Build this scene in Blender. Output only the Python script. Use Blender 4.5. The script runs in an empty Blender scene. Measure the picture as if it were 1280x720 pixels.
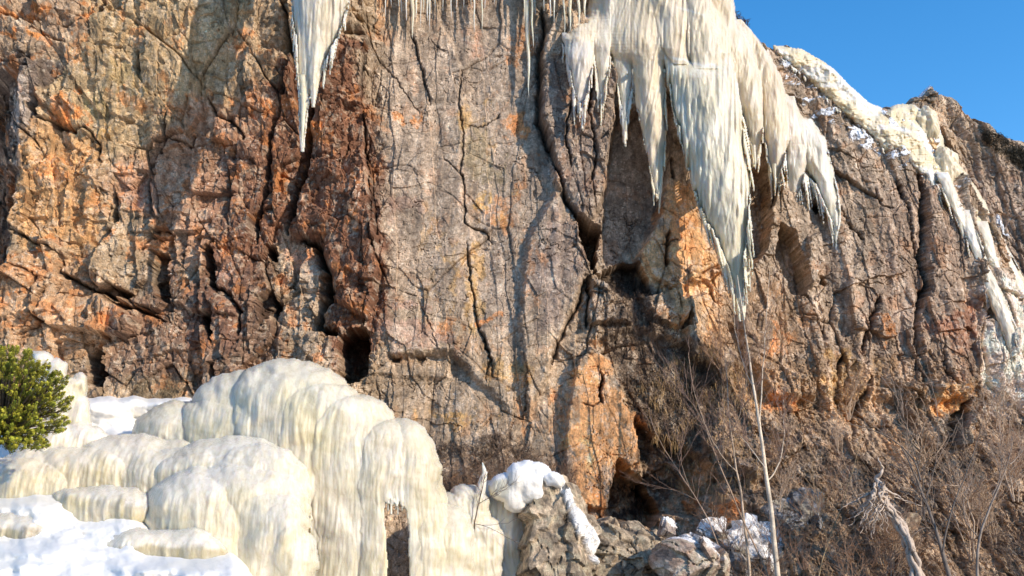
import bpy, math, random
import numpy as np
from mathutils import Vector, Matrix, Euler
rng = np.random.default_rng(7)
random.seed(7)
sc = bpy.context.scene
COL = sc.collection
# ------------------------------------------------------------------ camera model (used to place things)
CAM = np.array([0.0, 0.0, 1.6]); PITCH = math.radians(15.0); FPX = 1108.0
ct, st_ = math.cos(PITCH), math.sin(PITCH)
def project(x, y, z):
    dy = y - CAM[1]; dz = z - CAM[2]
    d = dy*ct + dz*st_; u = -dy*st_ + dz*ct
    d = np.maximum(d, 0.1)
    return 640 + FPX*(x-CAM[0])/d, 360 - FPX*u/d
def unproj(px, py, y):
    rx = (np.asarray(px, float)-640)/FPX; ru = (360-np.asarray(py, float))/FPX
    ry = ct - ru*st_; rz = st_ + ru*ct
    t = y/ry
    return rx*t, y+0*rx, CAM[2]+rz*t
# ------------------------------------------------------------------ numpy noise
def _h(ix, iy, seed):
    with np.errstate(over='ignore'):
        h = ix.astype(np.int64).astype(np.uint32)*np.uint32(374761393) + iy.astype(np.int64).astype(np.uint32)*np.uint32(668265263) + np.uint32((seed*2246822519) & 0xffffffff)
        h = (h ^ (h >> np.uint32(13)))*np.uint32(1274126177)
        h = (h ^ (h >> np.uint32(16)))*np.uint32(2246822519)
        h = h ^ (h >> np.uint32(15))
    return (h & np.uint32(0xffffff)).astype(np.float32)/16777215.0
def perlin(x, y, seed=0):
    x = np.asarray(x, np.float32); y = np.asarray(y, np.float32)
    ix = np.floor(x); iy = np.floor(y); fx = x-ix; fy = y-iy
    u = fx*fx*fx*(fx*(fx*6-15)+10); v = fy*fy*fy*(fy*(fy*6-15)+10)
    def g(a, b):
        an = _h(ix+a, iy+b, seed)*6.2831853
        return np.cos(an)*(fx-a)+np.sin(an)*(fy-b)
    n0 = g(0, 0)*(1-u)+g(1, 0)*u; n1 = g(0, 1)*(1-u)+g(1, 1)*u
    return (n0*(1-v)+n1*v)*1.5
def fbm(x, y, o=4, seed=0, gain=.5, lac=2.03):
    s = 0; a = 1; f = 1
    for i in range(o):
        s = s + a*perlin(x*f, y*f, seed+i*17); a *= gain; f *= lac
    return s
def ridge(x, y, o=3, seed=0, gain=.5):
    s = 0; a = 1; f = 1
    for i in range(o):
        s = s + a*(1-np.abs(perlin(x*f, y*f, seed+i*13))*2); a *= gain; f *= 2.07
    return s
def voro(x, y, seed=0, jit=.95):
    x = np.asarray(x, np.float32); y = np.asarray(y, np.float32)
    ix = np.floor(x); iy = np.floor(y)
    F1 = np.full(x.shape, 9., np.float32); F2 = F1.copy()
    ID = np.zeros_like(F1); DX = np.zeros_like(F1); DY = np.zeros_like(F1)
    for a in (-1, 0, 1):
        for b in (-1, 0, 1):
            cx = ix+a; cy = iy+b
            dx = x-(cx+.5+(_h(cx, cy, seed)-.5)*jit); dy = y-(cy+.5+(_h(cx, cy, seed+5)-.5)*jit)
            d = np.sqrt(dx*dx+dy*dy); m = d < F1
            F2 = np.where(m, F1, np.minimum(F2, d))
            ID = np.where(m, _h(cx, cy, seed+9), ID); DX = np.where(m, dx, DX); DY = np.where(m, dy, DY)
            F1 = np.where(m, d, F1)
    return F1, F2, ID, DX, DY
def facets(x, y, seed, tilt, off):
    """broken rock planes: each cell its own offset and slope"""
    F1, F2, ID, DX, DY = voro(x, y, seed)
    r2 = np.modf(ID*7.77)[0]; r3 = np.modf(ID*57.3)[0]
    return (ID-.5)*2*off + tilt*((r2-.5)*2*DX+(r3-.5)*2*DY), F2-F1, ID
def sstep(a, b, x):
    t = np.clip((x-a)/(b-a), 0, 1); return t*t*(3-2*t)
def lerp(a, b, t): return a+(b-a)*t
# distances in photo-plane units to traced outlines
def poly_dist(PX, PY, pts, closed):
    """returns unsigned distance, side sign (open) / inside (closed), restricted arrays given"""
    d2 = np.full(PX.shape, 1e12, np.float32); side = np.zeros_like(d2); tt = np.zeros_like(d2)
    n = len(pts); segs = n if closed else n-1
    inside = np.zeros(PX.shape, bool)
    tot = 0; L = []
    for i in range(segs):
        a = pts[i]; b = pts[(i+1) % n]; L.append(math.hypot(b[0]-a[0], b[1]-a[1]))
    T = sum(L); acc = 0
    for i in range(segs):
        ax, ay = pts[i][:2]; bx, by = pts[(i+1) % n][:2]
        vx, vy = bx-ax, by-ay; l2 = vx*vx+vy*vy+1e-9
        t = np.clip(((PX-ax)*vx+(PY-ay)*vy)/l2, 0, 1)
        qx = PX-(ax+t*vx); qy = PY-(ay+t*vy); q = qx*qx+qy*qy
        m = q < d2; d2 = np.where(m, q, d2)
        side = np.where(m, np.sign(vx*(PY-ay)-vy*(PX-ax)), side)
        tt = np.where(m, (acc+t*L[i])/T, tt); acc += L[i]
        if closed:
            c = ((ay > PY) != (by > PY)) & (PX < (bx-ax)*(PY-ay)/((by-ay) if by != ay else 1e-9)+ax)
            inside ^= c
    return np.sqrt(d2), side, tt, inside
def region(PX, PY, pts, margin):
    xs = [p[0] for p in pts]; ys = [p[1] for p in pts]
    return (PX > min(xs)-margin) & (PX < max(xs)+margin) & (PY > min(ys)-margin) & (PY < max(ys)+margin)
# ------------------------------------------------------------------ object helpers
def tag(o, label=None, cat=None, group=None, kind=None):
    if label: o['label'] = label
    if cat: o['category'] = cat
    if group: o['group'] = group
    if kind: o['kind'] = kind
    return o
def empty(name, loc):
    o = bpy.data.objects.new(name, None); COL.objects.link(o); o.location = loc; o.empty_display_size = .2
    return o
def link_mesh(name, V, F, mat, parent=None, smooth=True, attrs=None, quad=True):
    """V (n,3) float, F (m,3|4) int or list of arrays"""
    me = bpy.data.meshes.new(name)
    V = np.asarray(V, np.float32)
    Fs = F if isinstance(F, list) else [F]
    Fs = [np.asarray(f, np.int32) for f in Fs if len(f)]
    loops = np.concatenate([f.ravel() for f in Fs]); cnt = np.concatenate([np.full(len(f), f.shape[1], np.int32) for f in Fs])
    starts = np.concatenate([[0], np.cumsum(cnt)[:-1]]).astype(np.int32)
    me.vertices.add(len(V))
    off = np.array(parent.location, np.float32) if parent is not None else 0
    me.vertices.foreach_set('co', (V-off).astype(np.float32).ravel())
    me.loops.add(len(loops)); me.loops.foreach_set('vertex_index', loops)
    me.polygons.add(len(cnt)); me.polygons.foreach_set('loop_start', starts)
    try: me.polygons.foreach_set('loop_total', cnt)
    except Exception: pass
    me.polygons.foreach_set('use_smooth', np.full(len(cnt), smooth, bool))
    me.update(calc_edges=True)
    for k, a in (attrs or {}).items():
        a = np.asarray(a, np.float32)
        if a.ndim == 2:
            if a.shape[1] == 3: a = np.concatenate([a, np.ones((len(a), 1), np.float32)], 1)
            at = me.attributes.new(k, 'FLOAT_COLOR', 'POINT'); at.data.foreach_set('color', a.ravel())
        else:
            at = me.attributes.new(k, 'FLOAT', 'POINT'); at.data.foreach_set('value', a.ravel())
    me.materials.append(mat)
    o = bpy.data.objects.new(name, me); COL.objects.link(o)
    if parent is not None: o.parent = parent
    return o
def grid_faces(nr, nc):
    i = np.arange(nr-1)[:, None]*nc+np.arange(nc-1)[None, :]
    return np.stack([i, i+1, i+nc+1, i+nc], -1).reshape(-1, 4)
class MB:
    def __init__(s): s.V = []; s.F4 = []; s.F3 = []; s.C = []; s.n = 0
    def add(s, V, F4=None, F3=None, col=None):
        V = np.asarray(V, np.float32); s.V.append(V)
        if F4 is not None and len(F4): s.F4.append(np.asarray(F4)+s.n)
        if F3 is not None and len(F3): s.F3.append(np.asarray(F3)+s.n)
        c = np.zeros((len(V), 3), np.float32)+ (np.asarray(col, np.float32) if col is not None else .5)
        s.C.append(c); s.n += len(V)
    def build(s, name, mat, parent=None, smooth=True):
        F = []
        if s.F4: F.append(np.concatenate(s.F4))
        if s.F3: F.append(np.concatenate(s.F3))
        return link_mesh(name, np.concatenate(s.V), F, mat, parent, smooth, {'Col': np.concatenate(s.C)})
    def tube(s, P, R, sides=5, col=None, cap=False):
        P = np.asarray(P, float); R = np.asarray(R, float); n = len(P)
        T = np.gradient(P, axis=0); T /= np.linalg.norm(T, axis=1)[:, None]+1e-9
        ref = np.array([1., 0, 0]) if abs(T[0][0]) < .8 else np.array([0, 1., 0])
        N = np.cross(T, ref); N /= np.linalg.norm(N, axis=1)[:, None]+1e-9; B = np.cross(T, N)
        a = np.arange(sides)*2*math.pi/sides
        V = P[:, None, :]+R[:, None, None]*(np.cos(a)[None, :, None]*N[:, None, :]+np.sin(a)[None, :, None]*B[:, None, :])
        i = np.arange(n-1)[:, None]*sides; j = np.arange(sides)[None, :]; k = (j+1) % sides
        F = np.stack([i+j, i+k, i+sides+k, i+sides+j], -1).reshape(-1, 4)
        s.add(V.reshape(-1, 3), F, None, col if col is None or np.ndim(col) == 1 else np.repeat(col, sides, 0))
# ------------------------------------------------------------------ materials
def new_mat(name):
    m = bpy.data.materials.new(name); m.use_nodes = True; nt = m.node_tree; nt.nodes.clear()
    out = nt.nodes.new('ShaderNodeOutputMaterial'); b = nt.nodes.new('ShaderNodeBsdfPrincipled')
    nt.links.new(b.outputs[0], out.inputs[0]); return m, nt, b
def nd(nt, t, **kw):
    n = nt.nodes.new(t)
    for k, v in kw.items():
        if k.startswith('i_'): n.inputs[k[2:]].default_value = v
        else: setattr(n, k, v)
    return n
def noise(nt, scale, detail=4, rough=.6, vec=None, stretch=None):
    tc = nd(nt, 'ShaderNodeTexCoord'); n = nd(nt, 'ShaderNodeTexNoise'); n.inputs['Scale'].default_value = scale
    n.inputs['Detail'].default_value = detail; n.inputs['Roughness'].default_value = rough
    mp = nd(nt, 'ShaderNodeMapping'); nt.links.new(tc.outputs['Object'], mp.inputs[0]); nt.links.new(mp.outputs[0], n.inputs['Vector'])
    if stretch: mp.inputs['Scale'].default_value = stretch
    return n
def ramp(nt, src, pts):
    r = nd(nt, 'ShaderNodeValToRGB'); e = r.color_ramp.elements
    while len(e) < len(pts): e.new(.5)
    for q, (p, c) in zip(e, pts): q.position = p; q.color = (c, c, c, 1) if np.isscalar(c) else (*c, 1)
    nt.links.new(src, r.inputs[0]); return r
def mix(nt, mode, fac, a, b):
    m = nd(nt, 'ShaderNodeMix', data_type='RGBA', blend_type=mode)
    for sock, v in ((m.inputs[0], fac), (m.inputs[6], a), (m.inputs[7], b)):
        if hasattr(v, 'is_output'): nt.links.new(v, sock)
        elif np.isscalar(v): sock.default_value = v
        else: sock.default_value = (*v, 1)
    return m.outputs[2]
def rock_mat(name, bump=.8):
    m, nt, b = new_mat(name)
    at = nd(nt, 'ShaderNodeAttribute', attribute_name='Col')
    n1 = noise(nt, 9, 6, .7); n2 = noise(nt, 38, 5, .75); n3 = noise(nt, 2.2, 5, .7, stretch=(3, 3, .5))
    r1 = ramp(nt, n1.outputs[0], [(.3, .60), (.5, 1.08), (.72, 1.5)])
    r2 = ramp(nt, n2.outputs[0], [(.32, .45), (.5, 1.08), (.68, 1.75)])
    r3 = ramp(nt, n3.outputs[0], [(.3, .78), (.7, 1.2)])
    c = mix(nt, 'MULTIPLY', 1., at.outputs['Color'], r1.outputs[0])
    c = mix(nt, 'MULTIPLY', .8, c, r2.outputs[0]); c = mix(nt, 'MULTIPLY', 1., c, r3.outputs[0])
    nt.links.new(c, b.inputs['Base Color']); b.inputs['Roughness'].default_value = .82
    b.inputs['Specular IOR Level'].default_value = .3
    h1 = noise(nt, 17, 8, .78); h2 = noise(nt, 60, 4, .7)
    ma = nd(nt, 'ShaderNodeMath', operation='ADD'); nt.links.new(h1.outputs[0], ma.inputs[0]); nt.links.new(h2.outputs[0], ma.inputs[1])
    bp = nd(nt, 'ShaderNodeBump'); bp.inputs['Strength'].default_value = bump; bp.inputs['Distance'].default_value = .05
    nt.links.new(ma.outputs[0], bp.inputs['Height']); nt.links.new(bp.outputs[0], b.inputs['Normal'])
    return m
def ice_mat(name, sss=.7, rough=.24, bump=.28, lo=(.80, .74, .60), trans=.06):
    m, nt, b = new_mat(name)
    at = nd(nt, 'ShaderNodeAttribute', attribute_name='Col')
    n1 = noise(nt, 3.0, 5, .65, stretch=(3.5, 3.5, .14)); n2 = noise(nt, 1.1, 4, .6)
    r1 = ramp(nt, n1.outputs[0], [(.25, lo), (.52, (.92, .89, .84)), (.8, (1.0, 1.0, 1.0))])
    r2 = ramp(nt, n2.outputs[0], [(.35, (.95, .93, .86)), (.6, (1, 1, 1))])
    c = mix(nt, 'MULTIPLY', 1., at.outputs['Color'], r1.outputs[0]); c = mix(nt, 'MULTIPLY', 1., c, r2.outputs[0])
    n3 = noise(nt, 22, 6, .75, stretch=(1.2, 1.2, .45)); r3 = ramp(nt, n3.outputs[0], [(.32, (.80, .77, .70)), (.5, (1, 1, 1)), (.7, (1.04, 1.04, 1.04))]); c = mix(nt, 'MULTIPLY', .8, c, r3.outputs[0])
    nt.links.new(c, b.inputs['Base Color']); rr = ramp(nt, n3.outputs[0], [(.35, rough+.25), (.6, rough*.55)]); nt.links.new(rr.outputs[0], b.inputs['Roughness'])
    b.inputs['IOR'].default_value = 1.31; b.inputs['Transmission Weight'].default_value = trans
    b.inputs['Subsurface Weight'].default_value = sss; b.inputs['Subsurface Radius'].default_value = (.30, .22, .14); b.inputs['Subsurface Scale'].default_value = .5
    h1 = noise(nt, 7, 6, .65, stretch=(3.0, 3.0, .14)); h2 = noise(nt, 20, 7, .72, stretch=(1.2, 1.2, .5))
    ma = nd(nt, 'ShaderNodeMath', operation='MULTIPLY_ADD'); nt.links.new(h2.outputs[0], ma.inputs[0]); ma.inputs[1].default_value = .35; nt.links.new(h1.outputs[0], ma.inputs[2])
    bp = nd(nt, 'ShaderNodeBump'); bp.inputs['Strength'].default_value = bump; bp.inputs['Distance'].default_value = .08
    nt.links.new(ma.outputs[0], bp.inputs['Height']); nt.links.new(bp.outputs[0], b.inputs['Normal'])
    return m
def plain_mat(name, rough=.8, var=.3, scale=12, sss=0):
    m, nt, b = new_mat(name)
    at = nd(nt, 'ShaderNodeAttribute', attribute_name='Col'); n1 = noise(nt, scale, 5, .65)
    r1 = ramp(nt, n1.outputs[0], [(.3, 1-var), (.7, 1+var)])
    nt.links.new(mix(nt, 'MULTIPLY', 1., at.outputs['Color'], r1.outputs[0]), b.inputs['Base Color'])
    b.inputs['Roughness'].default_value = rough; b.inputs['Specular IOR Level'].default_value = .25
    if sss:
        b.inputs['Subsurface Weight'].default_value = sss; b.inputs['Subsurface Radius'].default_value = (.1, .1, .12); b.inputs['Subsurface Scale'].default_value = .2
        bp = nd(nt, 'ShaderNodeBump'); bp.inputs['Strength'].default_value = .55; bp.inputs['Distance'].default_value = .06
        n2 = noise(nt, 7, 10, .7); nt.links.new(n2.outputs[0], bp.inputs['Height']); nt.links.new(bp.outputs[0], b.inputs['Normal'])
    return m
M_ROCK = rock_mat('cliff_rock'); M_BOULDER = rock_mat('boulder_rock', .5)
M_ICE = ice_mat('yellowed_ice'); M_FLOW = ice_mat('smooth_yellow_ice', .5, .35, .12, (.86, .80, .70)); M_SNOW = plain_mat('snow', .6, .02, 6, .3)
M_WOOD = plain_mat('bark', .85, .25, 25); M_LEAF = plain_mat('evergreen_leaf', .55, .25, 8)
# ------------------------------------------------------------------ light, sky, camera
SUN_DIR = Vector((-.72, .55, -.375)).normalized()      # travel direction of the light
elev = math.asin(-SUN_DIR.z)
w = bpy.data.worlds.new('World'); sc.world = w; w.use_nodes = True
nt = w.node_tree; bg = nt.nodes['Background']; sky = nt.nodes.new('ShaderNodeTexSky'); sky.sky_type = 'NISHITA'; sky.sun_disc = False
sky.sun_elevation = elev; sky.sun_rotation = math.atan2(-SUN_DIR.x, -SUN_DIR.y)   # azimuth of the sun measured from +Y towards +X
sky.altitude = 300; sky.air_density = 1.0; sky.dust_density = .2; sky.ozone_density = 2.0
hsv = nt.nodes.new('ShaderNodeHueSaturation'); hsv.inputs['Value'].default_value = 1.95; hsv.inputs['Saturation'].default_value = 1.36; hsv.inputs['Hue'].default_value = .5
nt.links.new(sky.outputs[0], hsv.inputs['Color']); nt.links.new(hsv.outputs[0], bg.inputs[0]); bg.inputs[1].default_value = .15
sun = bpy.data.lights.new('sun', 'SUN'); sun.energy = 5.0; sun.angle = math.radians(.53); sun.color = (1, .87, .70)
so = bpy.data.objects.new('sun', sun); COL.objects.link(so); so.rotation_euler = SUN_DIR.to_track_quat('-Z', 'Y').to_euler()
cam = bpy.data.cameras.new('camera'); cam.sensor_width = 36; cam.lens = 36*FPX/1280; cam.clip_end = 2000; cam.clip_start = .1
co = bpy.data.objects.new('camera', cam); COL.objects.link(co); co.location = CAM; co.rotation_euler = (math.pi/2+PITCH, 0, 0); sc.camera = co
sc.view_settings.view_transform = 'Standard'; sc.view_settings.look = 'None'; sc.view_settings.exposure = 0
sc.render.engine = 'CYCLES'
# ================================================================== THE CLIFF
def Bbase(x, z):
    """large shape of the wall: y of the face at (x, z)"""
    xr = np.maximum(0, x-2.2)
    y = 22+.30*xr
    y = y+.14*(z-7)*sstep(4.5, 8, x)
    y = y-.62*np.maximum(0, 4.6-z)*sstep(3.2, 5.5, x)
    y = y-1.2*sstep(9.8, 15.8, z)*(1-sstep(-5.4, -2.5, x))+.16*(x+5)*(1-sstep(-5.4, -3, x))*sstep(8.5, 15, z)
    y = y-.7*sstep(10.2, 13.0, z)*sstep(2.2, 3.6, x)*(1-sstep(6.5, 8.5, x))
    y = y-.35*np.maximum(0, 3.2-z)*(1-sstep(0, 3, x))
    return y
# skyline of the rock, traced
SKY = [(862, -60), (880, -12), (900, 18), (925, 38), (955, 66), (985, 64), (1010, 76), (1040, 95), (1065, 116), (1085, 132), (1105, 142), (1130, 144),
       (1150, 130), (1163, 124), (1185, 122), (1204, 131), (1216, 146), (1226, 160), (1238, 169), (1250, 176), (1262, 184), (1275, 190), (1300, 204), (1350, 228), (1420, 250)]
def solve(px, py, off=0.):
    y = 23.
    for _ in range(30):
        X, Y, Z = unproj(px, py, y); y = .5*y+.5*(float(Bbase(np.float64(X), np.float64(Z)))+off)
    return unproj(px, py, y)
CR = [(1166, 60), (1172, 130), (1180, 190), (1205, 225), (1232, 262), (1262, 330), (1292, 395), (1500, 420), (1500, 60)]   # further crag behind the ice flow
sx, sz = [], []
for p in SKY:
    X, Y, Z = solve(p[0], p[1], 1.2 if p[0] > 1166 else 0.); sx.append(X); sz.append(Z)
sx = np.array(sx); sz = np.array(sz)
NC, NR, NB = 1780, 900, 26
gx = np.linspace(-17.8, 22.0, NC)
ztop = np.interp(gx, sx, sz); ztop = np.where(gx < sx[0], sz[0]+(sx[0]-gx)*2.2, ztop); ztop = np.minimum(ztop, 18.6)
ztop = ztop+.44*(gx > sx[0]-.5)+.36*sstep(sx[12], sx[14], gx)+ .10*fbm(gx*1.6, gx*0, 4, 71)*(gx > sx[0])
t = np.linspace(0, 1, NR)[:, None]
Z = -.8+t*(ztop[None, :]+.8); X = np.repeat(gx[None, :], NR, 0)
Z = Z.astype(np.float32); X = X.astype(np.float32)
Y0 = Bbase(X, Z)
PX, PY = project(X, Y0, Z); PX = PX.astype(np.float32); PY = PY.astype(np.float32)
wx = 2.4*fbm(X*1.6, Z*1.6, 4, 3, .6); wz = 2.4*fbm(X*1.6+30, Z*1.6, 4, 8, .6)
QX = PX+wx+1.2*fbm(X*9, Z*9, 2, 30); QY = PY+wz+1.2*fbm(X*9+9, Z*9, 2, 31)
# --- regional character: blocky left, smoother middle, ribbed right
mL = 1-sstep(455, 500, QX); mM = sstep(455, 500, QX)*(1-sstep(690, 740, QX)); mR = sstep(960, 1040, QX)
mV = sstep(300, 330, QX+.12*(QY-200))*mL
veg = sstep(0, 60, QY-(430+.0*QX))*sstep(740, 790, QX)
H = np.zeros_like(X)
wxx = X+.16*fbm(X*.5, Z*.5, 3, 5); wzz = Z+.2*fbm(X*.5+7, Z*.5, 3, 6)
f, e, _ = facets(wxx/1.9, wzz/2.8, 11, .42, .12); H += f*(.75*mL+.28*mM+.5*(1-mL-mM)); E1 = e
G1 = np.exp(-(e/.022)**2)*sstep(-.25, .25, fbm(X*.4, Z*.4, 2, 91)); H -= G1*.16*(mL+.3*mM+.6*(1-mL-mM))
a = -.35; ux = X*math.cos(a)-Z*math.sin(a); uz = X*math.sin(a)+Z*math.cos(a)
f, e, _ = facets(lerp(wxx, ux, .5)/.8, lerp(wzz, uz, .5)/1.35, 23, .26, .05); H += f*(.95*mL+.28*mM+.55*(1-mL-mM))
G2 = np.exp(-(e/.03)**2)*sstep(-.1, .35, fbm(X*.7+3, Z*.7, 2, 92)); H -= G2*.07*(mL+.3*mM+.7*(1-mL-mM))
f, e, _ = facets(wxx/.34+.1*perlin(X*5, Z*5, 44), wzz/.42, 37, .12, .022); H += f*(1.0*mL+.22*mM+.5*(1-mL-mM))
G3 = np.exp(-(e/.05)**2)*sstep(0, .4, fbm(X*1.3+3, Z*1.1, 2, 93)); H -= G3*.03
f, e, _ = facets(wxx/.13, wzz/.15, 41, .06, .010); H += f*(1*mL+.4*mM+.7*(1-mL-mM))
# horizontal splitting of the red rock, vertical ribs on the right
H += .035*mV*ridge(X*.8+.3*perlin(X, Z, 4), Z*5.5, 2, 61)*sstep(-.2, .3, fbm(X*.6, Z*.6, 2, 62))
rib = fbm(X*1.15+.25*fbm(X*.6, Z*.35, 2, 64), Z*.16, 3, 63)
H += .26*rib*sstep(940, 1060, QX)*(1-.5*sstep(480, 560, QY)) + .10*rib*mM
H += .07*fbm(X*.45, Z*.4, 3, 50)+.014*fbm(X*1.7, Z*1.7, 4, 51, .5)+.007*fbm(X*8, Z*8, 4, 52, .62)
H += .016*ridge(X*3.1, Z*2.2, 3, 53, .55)*(1-.7*mM)
H += veg*(.13*fbm(X*2.2, Z*2.2, 4, 55, .6)+.04*fbm(X*12, Z*12, 2, 56, .7))
# joint-bounded blocks: long straight vertical breaks with cross joints
def joints(wd, hh, lean, amp, seed):
    u = (X+lean*Z+.10*fbm(X*.3, Z*.5, 3, seed))/wd; c = np.floor(u); fu = u-c
    v = Z/hh+_h(c, c*0, seed)*3+.25*(_h(c, c*0, seed+1)-.5)*X+.05*perlin(X*2, Z*2, seed); r = np.floor(v); fv = v-r
    o = _h(c, r, seed+2)-.5; tx = (_h(c, r, seed+3)-.5)*.9; tz = (_h(c, r, seed+4)-.5)*.7
    return amp*(o+tx*(fu-.5)+tz*(fv-.5))
H += joints(1.25, 3.1, .06, .38, 301)*(mL+.25*mM+.5*(1-mL-mM))+joints(.52, 1.3, -.10, .17, 311)*(mL+.2*mM+.5*(1-mL-mM))+joints(.8, 4.5, .12, .15, 321)*(1-mL)*(1-.5*mM)
FLAT = [([(723,453),(740,432),(752,440),(768,462),(780,507),(794,516),(799,578),(765,600),(752,637),(715,628),(706,600),(707,545)], .25), ([(771,134),(756,240),(752,300),(758,330),(795,322),(818,285),(832,230),(836,134)], .3),
 ([(470,60),(660,-40),(690,200),(690,440),(620,520),(500,440),(480,300)], .75), ([(60,40),(240,-40),(330,60),(230,200),(150,220),(100,150)], .7), ([(836,134),(832,230),(800,318),(812,345),(840,362),(875,356),(880,290),(880,134)], .45), ([(985,280),(1040,60),(1166,150),(1215,330),(1140,400),(1050,400)], .7)]
for pts, kf in FLAT:
    m = region(PX, PY, pts, 30); d, s, tt, ins = poly_dist(QX[m], QY[m], pts, True); k = sstep(-6, 6, np.where(ins, d, -d)); H[m] = H[m]*(1-k*(1-kf))
# --- traced masses: (points, height m, edge softness px, slope x per 100px, slope y per 100px)
MASS = [
 ([(-90,88),(0,88),(84,65),(111,57),(84,88),(50,125),(43,160),(40,215),(22,275),(5,320),(-90,420)], -.2, 5, 2.1, 0),
 ([(-90,-60),(115,-60),(108,15),(98,24),(78,28),(84,50),(40,62),(0,70),(-90,80)], .10, 3, -.05, -.1),
 ([(52,128),(84,88),(112,60),(150,40),(210,60),(205,110),(150,160),(126,178),(94,161)], .16, 4, -.15, 0),
 ([(47,148),(94,161),(124,182),(130,240),(112,300),(85,322),(40,300),(20,285),(40,215)], .12, 3, 0, .1),
 ([(27,337),(54,347),(44,381),(47,394),(20,400),(-60,380),(-60,330)], .10, 2, 0, 0),
 ([(81,321),(107,350),(145,380),(175,400),(160,420),(110,415),(67,408),(45,390),(55,348)], .26, 3, 0, .5),
 ([(150,220),(190,235),(200,310),(205,380),(185,390),(150,375),(115,352),(130,310)], .22, 3, 0, .2),
 ([(208,314),(254,310),(262,358),(300,395),(255,392),(208,376)], .14, 3, 0, .2),
 ([(464,57),(454,97),(456,188),(468,274),(481,341),(470,420),(462,470),(560,470),(600,330),(580,240),(577,91),(520,-60),(440,-60)], .12, 7, 0, 0),
 ([(386,141),(386,201),(376,232),(359,290),(380,297),(396,304),(408,337),(413,371),(460,400),(478,340),(456,188),(454,97),(464,57),(440,20),(420,40),(403,101)], .30, 4, .35, 0),
 ([(336,100),(339,235),(319,274),(319,304),(345,300),(376,232),(386,141),(358,20)], -.08, 3, 0, 0),
 ([(345,300),(380,297),(413,371),(400,388),(396,408),(424,421),(424,480),(340,480),(350,400)], .10, 3, 0, .1),
 ([(676,118),(673,67),(700,20),(730,30),(770,100),(765,150),(756,240),(735,290),(715,270),(705,245),(694,240),(686,188),(673,151)], .42, 6, .05, -.1),
 ([(700,228),(716,270),(735,325),(737,346),(731,347),(711,398),(690,455),(660,520),(650,400),(660,300)], .20, 9, -.1, 0),
 ([(771,134),(756,240),(752,300),(758,330),(795,322),(818,285),(832,230),(836,134)], -.62, 5, .1, 0),
 ([(905,120),(938,150),(966,230),(960,305),(938,338),(925,332),(930,240),(912,180)], -.75, 5, 0, 0),
 ([(977,280),(972,312),(988,366),(1006,373),(1012,354),(1006,324),(992,290)], -.95, 3, 0, 0),
 ([(1009,300),(1026,290),(1030,330),(1016,360),(1009,354)], .25, 4, 0, 0),
 ([(735,349),(752,352),(772,364),(788,408),(762,402),(737,408)], .30, 2, 0, .2),
 ([(836,134),(832,230),(800,318),(812,345),(840,362),(875,356),(880,290),(880,134)], .15, 4, -.1, 0),
 ([(862,335),(875,336),(873,356),(860,354)], .22, 1.5, 0, 0),
 ([(855,375),(880,368),(905,400),(920,450),(900,470),(860,440),(850,400)], .35, 5, 0, .3),
 ([(805,375),(850,360),(858,395),(845,412),(815,400)], .26, 4, 0, .2),
 ([(945,300),(1005,372),(1030,430),(1015,500),(960,500),(925,440),(925,350)], .32, 7, 0, .2),
 ([(723,453),(740,432),(752,440),(768,462),(780,507),(794,516),(799,578),(786,584),(772,574),(761,587),(765,607),(752,637),(715,628),(706,600),(707,545)], .24, 3, -.15, 0),
 ([(771,576),(786,587),(807,603),(830,640),(815,660),(757,645),(765,607)], -1.6, 2, 0, 0),
 ([(796,520),(815,545),(860,560),(905,600),(900,650),(812,640),(805,600)], -.75, 6, 0, 0),
 ([(795,410),(880,440),(900,480),(880,560),(820,580),(798,560),(780,500),(765,455),(740,430)], -.22, 8, 0, .1),
 ([(1075,-60),(1147,234),(1149,284),(1154,361),(1142,408),(1140,500),(1050,500),(1031,428),(1078,301),(1040,180),(975,40)], .12, 6, 0, 0),
 ([(1151,240),(1200,225),(1222,330),(1222,480),(1160,510),(1145,408),(1156,361)], .28, 5, .1, 0),
 ([(1130,478),(1165,482),(1212,492),(1200,560),(1150,560),(1128,520)], .42, 4, 0, .3),
 ([(1212,330),(1240,340),(1300,400),(1320,540),(1226,530),(1218,400)], .20, 6, 0, 0),
 ([(890,470),(935,440),(990,470),(1000,560),(940,600),(880,560)], .35, 9, 0, .3),
 (CR, -1.25, 5, 0, .15),
 ([(488,445),(565,440),(640,520),(640,560),(560,560),(500,520)], -.12, 10, 0, .3),
]
for pts, h, soft, slx, sly in MASS:
    m = region(PX, PY, pts, 40); qx, qy = QX[m], QY[m]
    d, s, tt, ins = poly_dist(qx, qy, pts, True); sd = np.where(ins, d, -d)
    soft = soft*.55; k = sstep(-soft, soft, sd)
    cx = np.mean([p[0] for p in pts]); cy = np.mean([p[1] for p in pts])
    H[m] += k*(h+np.clip(slx*(qx-cx)/100., -2, .22)+sly*(qy-cy)/100.)
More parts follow.
